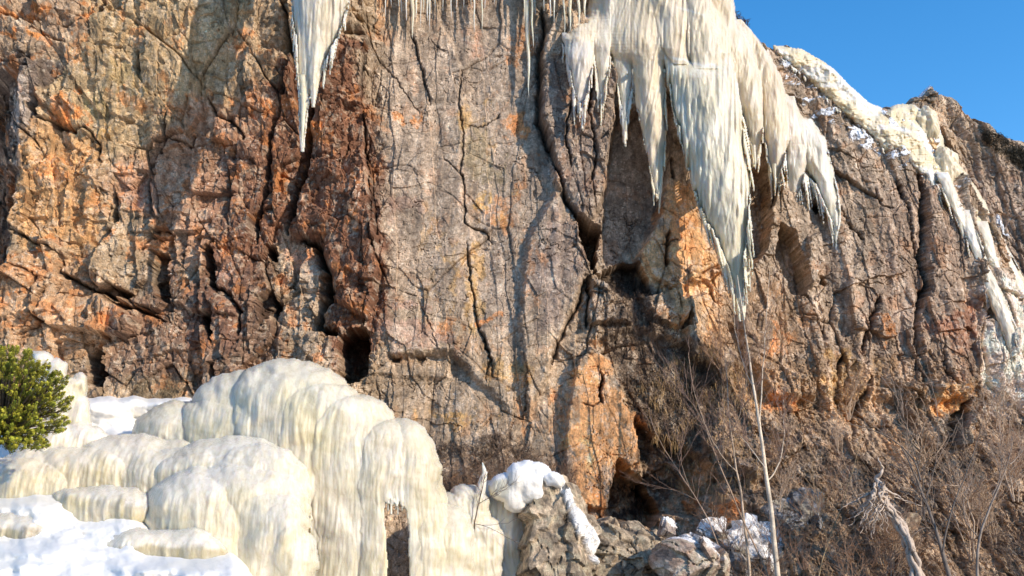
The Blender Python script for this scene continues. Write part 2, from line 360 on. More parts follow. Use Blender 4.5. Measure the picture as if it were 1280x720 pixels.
# --- traced holes (deep, sharp)
HOLES = [
 ([(119,-10),(107,15),(112,18),(122,4)], .5), ([(0,284),(20,287),(10,307),(-5,325)], .6), ([(43,125),(50,125),(45,158),(40,152)], .3),
 ([(121,364),(141,356),(171,371),(151,376)], .5), ([(190,314),(206,314),(208,374),(198,378),(190,350)], .5),
 ([(254,310),(269,300),(271,358),(262,358)], .55), ([(250,394),(267,388),(265,428),(260,424)], .55),
 ([(333,304),(343,304),(343,324),(334,320)], .5), ([(324,371),(339,361),(346,381),(338,395),(327,408)], .5),
 ([(424,421),(438,411),(459,411),(460,468),(444,480),(425,480)], 1.1),
 ([(714,270),(732,276),(751,284),(747,310),(739,344),(733,320),(724,300)], 1.0),
 ([(741,341),(775,330),(795,326),(808,351),(812,370),(795,372),(765,368)], .45),
 ([(1236,378),(1241,381),(1240,405),(1229,402)], .4), ([(1027,343),(1035,343),(1035,355),(1028,355)], .5), ([(1018,252),(1030,250),(1032,263),(1021,265)], .35),
 ([(750,466),(753,470),(750,504),(747,502)], .35), ([(490,445),(502,446),(500,453),(490,452)], .15), ([(520,445),(530,446),(528,455),(520,452)], .15),
 ([(1180,520),(1200,500),(1190,545),(1170,600),(1160,590)], .35), ([(855,398),(862,392),(862,410),(852,414)], .35),
 ([(0,400),(8,395),(6,430),(-4,430)], .3), ([(100,440),(125,425),(128,450),(105,470)], .5), ([(262,455),(268,455),(270,490),(262,490)], .4), ([(110,455),(128,440),(126,480),(100,480)], .45)]
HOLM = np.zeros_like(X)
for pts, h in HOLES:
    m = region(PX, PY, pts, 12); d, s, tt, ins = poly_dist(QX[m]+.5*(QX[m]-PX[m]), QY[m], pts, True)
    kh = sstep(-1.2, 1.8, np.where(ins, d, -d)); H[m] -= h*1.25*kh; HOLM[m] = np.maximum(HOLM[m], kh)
# --- traced cracks, plus shadow lines carved the same way: (points, width px, depth m, step m raised on the sun side)
CRK_SHADE = [
 ([(100,20),(84,27),(70,30)],1.6,.15,.08), ([(-5,14),(44,24),(47,37),(67,47),(80,50)],1.6,.12,-.1), ([(50,148),(94,161),(110,162),(126,181),(128,202)],2.2,.22,.0),
 ([(173,60),(171,91)],2.2,.25,.03), ([(257,118),(269,138),(285,144),(297,161),(304,168),(292,198)],2.4,.25,.06),
 ([(350,0),(356,15),(359,67),(353,118),(343,144),(339,175),(336,235),(319,274),(319,304)],3.0,.4,.12), ([(419,20),(411,70),(403,101),(390,135),(386,160),(385,201),(376,232),(359,290)],4.0,.7,.05),
 ([(212,144),(210,175),(191,208),(188,235),(192,270)],2.2,.22,.08), ([(242,165),(240,181),(216,175)],2,.18,.03),
 ([(148,240),(144,280),(128,307),(111,347)],3.6,.35,.10), ([(20,290),(44,304),(81,321)],1.6,.12,.0), ([(27,337),(54,347),(44,381),(47,394),(67,408)],2.2,.25,0),  # first line: icicle shadow over stone relief, carved as a dark crack
 ([(81,327),(77,344),(107,358),(151,381),(181,388),(205,400)],2.6,.35,0), ([(269,358),(289,371),(302,391),(300,420)],2.6,.3,.05), ([(376,243),(359,290)],3,.4,.1),
 ([(380,297),(396,304),(408,337),(413,371),(400,388),(396,408),(420,418)],6.0,.9,.05),
 ([(464,57),(454,97),(454,134),(458,188),(464,218),(468,274),(468,307),(481,341),(486,360)],2.8,.28,.14), ([(517,44),(525,81),(535,114),(538,134)],2.0,.22,.08),
 ([(464,67),(498,104),(525,144)],1.4,.10,.03), ([(577,91),(574,134),(579,168),(577,218),(580,240),(582,280),(605,287),(616,304)],2.4,.26,.06),
 ([(585,304),(589,351),(599,408),(612,448),(608,475)],2.4,.26,.07), ([(585,158),(605,157),(624,143)],1.8,.15,0), ([(538,50),(555,67)],1.8,.12,0), ([(555,198),(579,222)],1.5,.12,0),
 ([(676,13),(681,44),(673,67),(676,118),(673,151),(686,188),(700,228)],4.2,.45,.18), ([(700,228),(706,250),(718,272)],4,.4,.1), ([(737,345),(731,352),(722,380),(711,400),(700,425),(690,455)],2.4,.3,-.1),  # last line: a slanting shadow, carved and darkened like a crack
 ([(735,346),(735,375),(733,410)],2,.25,-.08), ([(835,294),(834,310),(833,337)],2.4,.3,0), ([(825,310),(845,302)],1.4,.15,0), ([(838,200),(842,225)],2,.2,0),
 ([(1119,230),(1129,260),(1137,300),(1148,330)],1.8,.18,.03), ([(1147,220),(1149,284),(1148,310),(1154,361),(1142,408),(1142,440)],3.2,.5,.1), ([(1048,257),(1058,277),(1078,301)],2.0,.22,.05),
 ([(1008,365),(1015,388),(1024,408),(1031,440)],2.6,.3,.05), ([(1099,371),(1090,395),(1085,415),(1080,440)],2.6,.3,.05), ([(1090,240),(1098,262),(1112,263)],1.4,.12,0),
 ([(1060,440),(1045,500),(1060,520)],3,.3,.1), ([(1170,420),(1180,470),(1200,495)],2.2,.2,0), ([(560,455),(556,470),(540,478)],1.4,.12,0), ([(604,420),(612,448),(616,470)],3,.25,0),
 ([(1092,470),(1070,520),(1062,560)],3,.35,0), ([(655,440),(660,480),(654,520)],1.6,.12,.04), ([(748,503),(740,510),(728,505)],1,.08,0), ([(1190,210),(1204,232),(1215,240)],1.6,.15,0),
 ([(1232,270),(1222,250),(1208,215),(1196,185)],1.6,.15,.05), ([(640,200),(668,212),(680,240)],1.2,.08,0), ([(500,365),(520,372),(540,415),(548,440)],1.3,.09,.02),
 ([(1100,150),(1115,180),(1110,200)],1.6,.14,0), ([(1040,120),(1060,150),(1090,175)],1.6,.14,0), ([(740,100),(735,150),(745,200),(735,235)],1.8,.18,.03), ([(712,140),(705,180),(715,215)],1.8,.18,.03)]
CRK_SHADE_M = np.zeros_like(X)
for pts, wd, dp, stp in CRK_SHADE:
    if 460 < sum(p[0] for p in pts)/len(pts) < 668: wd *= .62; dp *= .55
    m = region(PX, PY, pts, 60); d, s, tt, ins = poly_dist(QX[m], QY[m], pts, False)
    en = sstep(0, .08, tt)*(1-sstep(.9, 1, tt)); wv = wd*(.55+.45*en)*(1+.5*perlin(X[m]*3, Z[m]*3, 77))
    g = np.exp(-(d/np.maximum(wv*.8, .5))**1.4); H[m] -= dp*g*(.5+.5*en); CRK_SHADE_M[m] = np.maximum(CRK_SHADE_M[m], g)
    # the traced direction runs downwards: side<0 is the right (sun) side
    H[m] += stp*np.exp(-d/28.)*sstep(-1, 1, -s*d/1.)*en
# hairline cracks everywhere
hc = np.abs(fbm(X*.9+.3*fbm(X*3, Z*3, 2, 81), Z*.5, 4, 80, .6)); hair = np.exp(-(hc/.012)**2)*sstep(.0, .3, fbm(X*.5, Z*.5, 2, 82)); H -= .06*hair
hc = np.abs(fbm(X*.8+9, Z*1.3, 4, 84, .6)); hair2 = np.exp(-(hc/.014)**2)*sstep(.1, .4, fbm(X*.6+5, Z*.5, 2, 85)); H -= .05*hair2
# round the brow near the skyline
top = (ztop[None, :]-Z); rb = sstep(sx[0]-1, sx[0]+.5, X)
H -= rb*.55*np.exp(-np.maximum(top, 0)/.22)
Y = Y0-H
# ---------------- colour of the rock, with some shade painted in
C = np.zeros(X.shape+(3,), np.float32)+np.array((.34, .265, .175), np.float32)
blur = fbm(X*.9, Z*.9, 5, 101, .62); blur2 = fbm(X*2.6+5, Z*1.4, 5, 102, .65); stre = fbm(X*2.4, Z*.28, 4, 103, .6)
WX = PX+16*blur+7*blur2; WY = PY+16*fbm(X*.9+40, Z*.9, 5, 104, .62)+7*fbm(X*2.6+50, Z*2.6, 3, 105)
def paint(col, pts, a=1., soft=12):
    m = region(PX, PY, pts, soft+40)
    d, s, tt, ins = poly_dist(WX[m], WY[m], pts, True); k = (sstep(-soft, soft, np.where(ins, d, -d))*a)[:, None]
    C[m] = C[m]*(1-k)+np.array(col, np.float32)*k
def blob(col, cx, cy, rx, ry=None, a=1., th=.0):
    ry = ry or rx; m = (abs(PX-cx) < rx*2+30) & (abs(PY-cy) < ry*2+30)
    r = np.hypot((WX[m]-cx)/rx, (WY[m]-cy)/ry)+.6*blur2[m]+th
    k = ((1-sstep(.55, 1.05, r))*a)[:, None]; C[m] = C[m]*(1-k)+np.array(col, np.float32)*k
OR = (.56, .245, .085); OY = (.50, .33, .13); RD = (.185, .092, .055); DK = (.11, .075, .055); GY = (.30, .245, .19); PK = (.42, .27, .20); PL = (.44, .37, .28); GN = (.36, .30, .13)
paint((.40, .31, .185), [(110,-60),(330,-60),(300,60),(230,170),(215,230),(150,230),(60,140),(90,60)], .9, 18)
paint((.33, .25, .18), [(-90,-60),(110,-60),(90,60),(-90,90)], .8)
paint((.46, .29, .14), [(40,150),(130,175),(130,300),(60,330),(20,290)], .9)
paint((.40, .26, .15), [(-60,300),(110,330),(200,400),(120,440),(-60,440)], .85)
paint((.13, .105, .09), [(-90,88),(84,65),(84,88),(45,130),(40,215),(5,320),(-90,420)], .9, 6)  # left face turned from the sun, its shade painted dark
paint((.36, .22, .145), [(140,230),(210,150),(340,100),(340,220),(300,330),(200,320)], .85, 20)
paint(RD, [(335,60),(450,60),(478,200),(490,340),(485,440),(420,470),(400,330),(330,320),(300,440),(230,440),(245,340),(290,300),(320,240)], .95, 12)
paint((.17, .105, .075), [(180,350),(330,320),(355,400),(350,480),(110,480),(120,430)], .8, 18)
paint((.15, .085, .06), [(262,200),(330,150),(322,290),(280,310)], .75, 18)
paint((.36, .29, .21), [(345,310),(378,300),(398,340),(395,410),(422,430),(424,470),(375,470),(350,400)], .9, 6)
paint(GY, [(465,60),(600,-20),(690,60),(700,300),(640,440),(500,350),(475,200)], .75, 25)
paint((.20, .155, .135), [(680,80),(770,110),(755,240),(735,290),(700,240),(680,180)], .75, 10)
paint((.22, .175, .165), [(690,250),(728,300),(700,420),(672,420),(665,330)], .6, 12)
paint((.54, .34, .17), [(830,230),(872,230),(900,350),(920,440),(880,455),(850,420),(800,330)], .9, 8)
paint((.58, .325, .15), [(723,450),(740,432),(768,462),(782,507),(798,520),(800,578),(765,600),(752,637),(712,628),(705,600),(707,545)], .95, 5)
paint((.22, .175, .135), [(740,130),(840,130),(828,240),(795,322),(745,335)], .7, 6)
paint((.27, .215, .155), [(960,40),(1166,140),(1215,320),(1150,440),(1040,440),(1000,280)], .85, 20)
paint((.29, .20, .14), [(1100,230),(1210,240),(1222,440),(1160,480),(1080,440)], .6, 20)
paint((.15, .12, .10), [(1100,80),(1170,130),(1150,180),(1080,120)], .5, 8)
paint((.36, .265, .16), [(1150,110),(1240,150),(1230,230),(1190,200),(1165,160)], .8, 8)
paint((.23, .18, .14), [(1235,170),(1400,220),(1400,420),(1290,390),(1240,260)], .8, 12)
paint((.26, .13, .08), [(1165,400),(1222,380),(1222,480),(1180,482)], .85, 8)
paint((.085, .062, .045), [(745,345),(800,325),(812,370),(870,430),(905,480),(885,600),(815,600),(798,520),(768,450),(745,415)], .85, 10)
paint((.27, .195, .13), [(900,380),(1230,440),(1400,440),(1400,800),(740,800),(820,560),(890,520)], .75, 25)
paint((.34, .235, .14), [(930,330),(1030,390),(1020,480),(940,500),(900,440)], .7, 12)
paint((.24, .165, .11), [(540,560),(700,560),(720,700),(540,700)], .5, 20)
for c, x, y, rx, ry, a in [(OR,30,12,34,9,.9),(OR,62,38,20,9,.95),(OR,15,38,28,7,.9),(OR,112,8,18,6,.8),(OR,88,140,14,12,.9),(OR,104,146,14,13,.9),(OY,136,163,8,8,.8),
    (OR,75,215,14,22,.6),(OR,70,318,32,6,.85),(OR,142,392,20,9,.8),(OR,20,378,28,9,.7),(OR,35,405,30,8,.6),(OR,200,295,14,10,.5),(OR,168,264,12,7,.7),(OR,225,128,15,22,.45),(OR,310,130,14,25,.4),
    (OR,395,168,20,10,.7),(OR,346,222,14,10,.7),(PK,213,335,16,16,.7),(PK,282,345,13,14,.8),(PK,372,320,14,18,.5),(OR,508,152,18,8,.75),(PK,505,262,30,12,.5),(OR,644,160,18,26,.8),(OY,590,150,14,26,.6),(OY,612,262,26,20,.75),(OR,622,275,14,9,.5),
    (OY,592,370,14,70,.6),(PK,510,380,24,14,.7),(PK,520,420,45,24,.7),(OR,560,410,20,14,.5),(OR,612,404,14,8,.8),(OY,640,470,34,22,.5),(PL,548,310,16,26,.5),(GN,600,200,24,34,.4),(OR,652,52,16,18,.5),(PK,596,60,22,16,.5),
    (OY,555,525,38,14,.7),(OR,745,470,12,26,.5),(OR,820,260,12,16,.6),(OR,846,290,20,40,.45),(OR,715,140,12,30,.35),(OR,970,430,16,14,.6),(OY,1060,470,26,40,.6),(OR,1098,405,12,14,.7),((.50,.30,.13),1178,505,36,24,.95),((.26,.23,.18),1180,560,34,34,.8),((.40,.31,.22),1110,610,22,30,.7),((.05,.04,.035),786,618,26,34,.95),((.06,.05,.04),835,600,34,30,.8),((.07,.055,.045),800,548,10,22,.7),((.50,.31,.15),1060,520,26,26,.6),((.46,.30,.16),1130,560,18,30,.6),((.40,.29,.19),1230,600,30,30,.5),((.09,.07,.055),1085,590,14,34,.6),((.08,.065,.05),1170,620,20,40,.55),((.50,.30,.14),880,600,26,14,.6),((.42,.27,.13),935,480,30,34,.8),((.44,.28,.14),985,505,28,20,.8),((.36,.24,.13),1090,470,30,26,.6),((.07,.055,.045),1010,575,24,30,.6),((.07,.055,.045),1060,600,18,24,.6),((.10,.09,.09),930,600,30,26,.5),((.30,.27,.25),850,470,20,26,.4),((.30,.26,.22),1000,640,24,16,.5),  # the near-black blobs paint shade into the cave and hollows
    (OY,560,330,7,60,.5),(OR,640,260,7,50,.45),(OR,666,330,6,60,.35),(OY,530,300,8,60,.35),(OR,700,520,8,40,.4),(OR,655,500,6,40,.35),((.52,.38,.23),865,400,26,34,.7),((.50,.37,.23),820,392,24,18,.6),((.50,.38,.25),760,382,20,24,.6),(OR,970,505,26,14,.6),(OR,905,640,22,12,.8),(OR,872,632,18,12,.7),(OR,1105,650,20,24,.6),(OR,735,640,24,20,.7),(OY,1175,175,20,16,.4),(PL,1225,440,14,50,.5),(PK,180,250,30,22,.5),(PL,235,240,12,22,.5),
    (DK,220,350,16,26,.6),(DK,105,455,22,20,.6),(DK,630,560,26,18,.55),(DK,580,600,30,22,.7),(PL,140,385,22,6,.5),(GN,150,90,22,30,.35),(GN,120,130,14,14,.5),(DK,1010,400,18,30,.5),(DK,1060,330,12,60,.3),(PL,745,380,16,24,.5)]:
    blob(c, x, y, rx, ry, a)
# lichen orange flecks / pale flecks / dark mottling / drip streaks
fl = fbm(X*1.3+70, Z*1.1, 5, 110, .68); k = (sstep(.42, .62, fl)*(.5*mL+.2*mM+.2*(1-mL-mM))*(1-veg))[..., None]; C = C*(1-k)+np.array(OR, np.float32)*k*.9
k = (sstep(.32, .55, fbm(X*5, Z*5, 4, 111, .7))*.45)[..., None]; C = C*(1-k)+C*np.array((.45, .42, .42), np.float32)*k
k = (sstep(.30, .5, fbm(X*3.3+8, Z*2.6, 5, 112, .72))*.38)[..., None]; C = C*(1-k)+np.array((.52, .46, .36), np.float32)*k
spk = (sstep(.50, .62, perlin(X*16, Z*16, 113))*sstep(-.1, .3, fbm(X*1.1, Z*1.1, 2, 114))*.6*(1-veg))[..., None]; C = C*(1-spk)+np.array((.60, .56, .48), np.float32)*spk
C *= (1+.28*stre*(.5+.8*mR+.5*mM))[..., None]; C *= (1+.22*blur+.22*blur2)[..., None]
k = np.clip(CRK_SHADE_M*.95+.5*hair+.5*hair2+.45*G1+.3*G2+.8*HOLM, 0, .9)[..., None]; C = C*(1-k)+C*np.array((.22, .20, .19), np.float32)*k  # darkens cracks and holes, painting in their deep shade
WX = WX.astype(np.float32)
pale = (np.exp(-((WX-(388+.05*(WY-300)))/7)**2)*sstep(300, 330, WY)*(1-sstep(390, 420, WY))*.5)[..., None]; C = C*(1-pale)+np.array((.55, .48, .40), np.float32)*pale
# thin ice glaze on the rock (right edge wall)
gl = 1.35*(sstep(0, 12, WX-(1224+.03*(WY-330)))*sstep(330, 365, WY)*(1-sstep(500, 530, WY))*(.60+.4*blur2))
gl = np.maximum(gl, .35*sstep(.25, .5, stre+.5*blur2)*((WX > 0) & (WX < 40) & (WY > 110) & (WY < 300)))
gl = np.clip(gl, 0, .9)[..., None]; C = C*(1-gl)+np.array((.72, .66, .60), np.float32)*gl
# snow caught on small ledges of the leaning slab, upper right
gy = (.26*mM+.26*(1-mL-mM)*(1-veg))[..., None]*(1-sstep(.50, .68, (C.max(-1)-C.min(-1))/C.max(-1)))[..., None]; lum = C.mean(-1, keepdims=True); C = C*(1-gy)+lum*np.array((1.14, .98, .86), np.float32)*gy
C = np.clip(C*np.array((1.44, 1.31, 1.22), np.float32), .015, .85)
dzY = np.gradient(Y, axis=0)/np.maximum(np.gradient(Z, axis=0), 1e-4)      # how far the face leans back
sb = sstep(-14, 4, WY-(70+(WX-975)*.50))*(1-sstep(26, 66, WY-(70+(WX-975)*.62)))*sstep(965, 990, WX)*(1-sstep(1160, 1180, WX))
sm_ = (sstep(.12, .32, fbm(X*1.2+.5*Z, Z*2.6-X*1.3, 4, 120, .6)+.35*np.clip(dzY, -1, 1.5))*sb)
sn = sstep(.35, .6, sm_)
sn = np.maximum(sn, (1-sstep(.07, .13, (ztop[None, :]-Z)+.05*fbm(X*3, Z*3, 3, 190)))*sstep(1150, 1156, PX)*(1-sstep(1186, 1196, PX)))
for a in [(1217,216,9,4),(1224,221,6,3),(1278,259,17,10),(1200,244,7,2.5),(1100,190,10,2),(1084,182,9,2.5)]:
    sn = np.maximum(sn, 1-sstep(.6, 1.1, np.hypot((WX-a[0])/a[2], (WY-a[1])/a[3])+.3*blur2))
Y -= .05*sn
C = C*(1-sn[..., None])+np.array((.86, .87, .90), np.float32)*sn[..., None]
# plateau behind the brow
back = np.linspace(0, 1, NB)[1:, None]**2
Xb = np.repeat(gx[None, :], NB-1, 0); Zb = Z[-1][None, :]+.10*np.sin(back*6)*0+.02*fbm(Xb*2, back*20, 3, 130)-back*.8; Yb = Y[-1][None, :]+back*30.
Cb = np.repeat(C[-1][None], NB-1, 0)
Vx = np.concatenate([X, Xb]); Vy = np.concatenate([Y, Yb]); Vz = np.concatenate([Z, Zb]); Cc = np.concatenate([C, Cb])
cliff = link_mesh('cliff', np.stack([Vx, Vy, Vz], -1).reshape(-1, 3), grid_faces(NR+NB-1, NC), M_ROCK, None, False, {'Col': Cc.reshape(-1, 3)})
tag(cliff, kind='structure')
# depth table of the finished wall, so that ice and plants can be seated on it
fx, fy = project(X, Y, Z); DW, DH = 760, 560
ii = ((fx+100)/2).astype(int); jj = ((fy+300)/2).astype(int); ok = (ii >= 0) & (ii < DW) & (jj >= 0) & (jj < DH)
DEP = np.full((DH, DW), 99., np.float32); np.minimum.at(DEP, (jj[ok], ii[ok]), Y[ok])
for _ in range(10):
    bad = DEP > 90
    if not bad.any(): break
    Dn = np.full_like(DEP, 99.)
    Dn[1:] = np.minimum(Dn[1:], DEP[:-1]); Dn[:-1] = np.minimum(Dn[:-1], DEP[1:]); Dn[:, 1:] = np.minimum(Dn[:, 1:], DEP[:, :-1]); Dn[:, :-1] = np.minimum(Dn[:, :-1], DEP[:, 1:])
    DEP[bad] = Dn[bad]
DEP[DEP > 90] = 24.
def wally(px, py):
    i = np.clip(((np.asarray(px)+100)/2).astype(int), 0, DW-1); j = np.clip(((np.asarray(py)+300)/2).astype(int), 0, DH-1); return DEP[j, i]
def box(A, r):
    A = A.copy()
    for ax in (0, 1):
        c = np.cumsum(np.concatenate([np.repeat(A.take([0], ax), r+1, ax), A, np.repeat(A.take([-1], ax), r, ax)], ax), ax)
        n = A.shape[ax]; A = (c.take(range(2*r+1, 2*r+1+n), ax)-c.take(range(0, n), ax))/(2*r+1)
    return A
DSM = box(box(DEP.astype(np.float64), 8), 8)
def wallsm(px, py):
    i = np.clip(((np.asarray(px)+100)/2).astype(int), 0, DW-1); j = np.clip(((np.asarray(py)+300)/2).astype(int), 0, DH-1); return DSM[j, i]
# ================================================================== ICE
CREAM = np.array((.86, .80, .70)); YEL = np.array((.85, .74, .55)); WHT = np.array((.88, .86, .82)); TAN = np.array((.85, .73, .57)); GRYI = np.array((.70, .68, .64)); GRN = np.array((.80, .78, .70))
def icicle_into(mb, px0, py0, px1, py1, y, r, col=CREAM, dirt=0, y1=None):
    x0, _, z0 = unproj(px0, py0, y); x1, _, z1 = unproj(px1, py1, y if y1 is None else y1)
    L = math.hypot(x1-x0, z1-z0); n = max(5, min(26, int(L/.09)))
    t = np.linspace(0, 1, n); s = random.random()*100
    P = np.stack([x0+(x1-x0)*t+.4*r*perlin(t*L*1.5+s, t*0+s, 3), np.full(n, y)+((y1 or y)-y)*t+.3*r*perlin(t*L*1.5+s, t*0+s+9, 4), z0+(z1-z0)*t], 1)
    R = r*np.clip(1-t, 0, 1)**.75*(1+.16*perlin(t*L*5+s, t*0, 6))+.003
    c = col*(1-.10*random.random())*np.array((1, 1-.04*random.random(), 1-.12*random.random()))
    cc = np.repeat(c[None], n, 0)*(.94+.08*t[:, None])
    mb.tube(P, R, 8 if r > .05 else 6, cc)
def drip_mesh(name, Lp, Rp, y, k, parent, col, seed, flute=.11, pys=None, ystep=2.0, mat=None, tb=0.):
    """hanging column between two traced edges; y = depth of its axis, k = half depth / half width"""
    Lp = np.array(Lp, float); Rp = np.array(Rp, float)
    y0 = max(Lp[0, 1], Rp[0, 1]); y1 = min(Lp[-1, 1], Rp[-1, 1]); n = int((y1-y0)/ystep)+2; py = np.linspace(y0, y1, n)
    lx = np.interp(py, Lp[:, 1], Lp[:, 0]); rx = np.interp(py, Rp[:, 1], Rp[:, 0])
    X0, _, Z0 = unproj(lx, py, y); X1, _, _ = unproj(rx, py, y); cx = (X0+X1)/2; hw = np.maximum((X1-X0)/2, .012)
    A = 110; a = np.arange(A)*2*math.pi/A
    aa, zz = np.meshgrid(a, Z0); nx = np.cos(aa)*2.2+seed*3; ny = np.sin(aa)*2.2
    fl = ridge(nx*1.3+.10*zz, ny*1.3+zz*.09, 3, seed)*.4-.35+.5*perlin(nx*4.5, ny*4.5+zz*.22, seed+3)*.5+.16*fbm(nx*1.2, ny*1.2+zz*1.3, 2, seed+8)
    rr = 1+flute*fl*1.5
    jag = .05*perlin(nx*9, ny*9+zz*.9, seed+5)
    RX = np.maximum(hw[:, None]*(rr+jag), .005); RY = np.maximum(np.minimum(hw, .8+.3*hw)[:, None]*k*(rr+jag), .005)
    back = tb*(1-sstep(0, .22, np.linspace(0, 1, n)))[:, None]
    V = np.stack([cx[:, None]+RX*np.cos(aa), y+back+RY*np.sin(aa), zz], -1)
    i = np.arange(n-1)[:, None]*A; j = np.arange(A)[None]; kk = (j+1) % A
    F = np.stack([i+j, i+kk, i+A+kk, i+A+j], -1).reshape(-1, 4)
    cv = .5+.5*np.clip(perlin(nx*1.1, ny*1.1+zz*.25, seed+11)*1.6, -1, 1); base = np.array(col)
    C = base[None, None]*(1-.35*cv[..., None])+WHT[None, None]*.35*cv[..., None]
    d = np.clip(.25-fl, 0, 1)[..., None]*.35; C = C*(1-d)+C*np.array((.80, .72, .60))*d
    return link_mesh(name, V.reshape(-1, 3), F, mat or M_ICE, parent, True, {'Col': C.reshape(-1, 3)})
def skirt(mb, Lp, Rp, y, k, n, lmin, lmax, col, rmin=.02, rmax=.05, tlo=.1, edge=.5, seed=1):
    """free-hanging spikes growing down the surface and edges of a column"""
    R_ = random.Random(seed); Lp = np.array(Lp, float); Rp = np.array(Rp, float)
    y0 = max(Lp[0, 1], Rp[0, 1]); y1 = min(Lp[-1, 1], Rp[-1, 1])
    for _ in range(int(n*1.5)):
        t = tlo+(1-tlo)*R_.random()**.8; py = y0+(y1-y0)*t
        l = np.interp(py, Lp[:, 1], Lp[:, 0]); r = np.interp(py, Rp[:, 1], Rp[:, 0]); hw = (r-l)/2*y/FPX
        u = R_.choice([-1, 1])*(1-.12*R_.random()) if R_.random() < edge else R_.uniform(-.9, .9)
        yy = y-k*min(hw, .8+.3*hw)*math.sqrt(max(0, 1-u*u))*.96
        px = (l+r)/2+u*(r-l)/2*.84; ln = R_.uniform(lmin, lmax)*(1.2-.4*t)
        py1 = py+ln; dx = np.interp(py1, Lp[:, 1], Lp[:, 0])-l if u < 0 else np.interp(py1, Rp[:, 1], Rp[:, 0])-r
        r_ = R_.uniform(rmin*.6, rmax*.75); icicle_into(mb, px, py-ln*.35, px+dx*.25+u*(r-l)*.07, py1, yy+r_*2.5, r_, col, y1=yy-.03)
def sheet(name, outline, off, parent, col, seed, flute=.07, edge_px=14, bulge=.16, res=1.6, edge_in=.7, jag=2.5, yel=None, snow=None, mat=None, tilt=0, dirn=0.0):
    xs = [p[0] for p in outline]; ys = [p[1] for p in outline]
    gx_ = np.arange(min(xs)-2, max(xs)+2, res); gy_ = np.arange(min(ys)-2, max(ys)+2, res)
    P, Q = np.meshgrid(gx_, gy_); wv = 2.2*fbm(P*.05, Q*.05, 3, seed+40); jx = wv+jag*perlin(P*.22, Q*.03, seed+41)
    d, s, tt, ins = poly_dist(P+jx, Q+wv+1.5*perlin(P*.2, Q*.2, seed), outline, True); sd = np.where(ins, d, -d)
    yb = wallsm(P, Q)
    x_, _, z_ = unproj(P, Q, yb)
    u = x_-dirn*z_
    fl = ridge(u*2.6+.25*fbm(x_, z_*.6, 2, seed), z_*.14, 3, seed+1)-1
    h = off*np.clip(1-np.exp(-np.maximum(sd, 0)/edge_px*1.4), 0, 1)+bulge*fbm(x_*.9, z_*.55, 3, seed+2)*sstep(0, 20, sd)+flute*fl+.02*fbm(x_*6, z_*3, 3, seed+3)
    h = h-edge_in*(1-sstep(-4, 5, sd))
    y = yb-h; V = np.stack(unproj(P, Q, y), -1)
    nr, nc = P.shape; F = grid_faces(nr, nc); keep = (sd > -4).ravel(); F = F[keep[F].all(1)]
    used = np.unique(F); mp = np.zeros(nr*nc, np.int32); mp[used] = np.arange(len(used)); F = mp[F]
    cv = (.5+.5*np.clip(1.5*fbm(u*.8, z_*.25, 3, seed+6), -1, 1))[..., None]
    C = np.array(col)*(1-cv)+(np.array(yel) if yel is not None else WHT)*cv
    dd = np.clip(.1-fl*.5, 0, 1)[..., None]*.30; C = C*(1-dd)+C*np.array((.80, .70, .58))*dd
    if snow is not None: C = C*(1-snow(P, Q, sd, x_, z_)[..., None])+np.array((.90, .90, .92))*snow(P, Q, sd, x_, z_)[..., None]
    return link_mesh(name, V.reshape(-1, 3)[used], F, mat or M_ICE, parent, True, {'Col': C.reshape(-1, 3)[used]})
def at_px(px, py, y): return Vector([float(v) for v in unproj(px, py, y)])
def dome(name, cx, cy, rx, ry, y, T, parent, col, mat=M_ICE, seed=0, amp=.06):
    n = 60; th = np.linspace(0, math.pi, n)[:, None]; ph = np.linspace(0, 2*math.pi, n*2, endpoint=False)[None]
    dx = np.sin(th)*np.cos(ph); dy = np.sin(th)*np.sin(ph); dz = np.cos(th)+0*ph
    r = 1+amp*3*fbm(dx*1.5+seed, dz*1.5+dy, 4, seed+5)
    c = at_px(cx, cy, y); s = y/FPX
    V = np.stack([c.x+dx*r*rx*s, c.y+dy*r*T, c.z+dz*r*ry*s], -1)
    i = np.arange(n-1)[:, None]*(2*n); j = np.arange(2*n)[None]; k = (j+1) % (2*n)
    F = np.stack([i+j, i+k, i+2*n+k, i+2*n+j], -1).reshape(-1, 4)
    cv = (.5+.5*np.clip(fbm(dx*2+seed, dz*2, 3, seed), -1, 1))[..., None]
    C = np.array(col)*(1-.25*cv)+WHT*.25*cv
    return link_mesh(name, V.reshape(-1, 3), F, mat, parent, True, {'Col': C.reshape(-1, 3)})

def col_field(P, Q, Lp, Rp, y, k, seed, tb=0., fl=.05):
    """depth of one tapering column given its traced edges; 1e9 outside"""
    Lp = np.array(Lp, float); Rp = np.array(Rp, float); y0 = max(Lp[0, 1], Rp[0, 1]); y1 = min(Lp[-1, 1], Rp[-1, 1])
    l = np.interp(Q, Lp[:, 1], Lp[:, 0]); r = np.interp(Q, Rp[:, 1], Rp[:, 0]); c = (l+r)/2+1.2*fbm(Q*.02, Q*0+seed, 2, seed); hw = np.maximum((r-l)/2, .3)
    u = (P-c)/hw+.12*perlin(P*.25+seed, Q*.02, seed+1); t = (Q-y0)/(y1-y0); ins = (np.abs(u) < 1) & (t > 0) & (t < 1)
    hm = hw*y/FPX; dep = k*np.minimum(hm, .45+.4*hm)*np.sqrt(np.clip(1-u*u, 0, 1))
    return np.where(ins, y-dep*sstep(-.02, .10, t)+tb*(1-sstep(0, .4, t)), 1e9), u
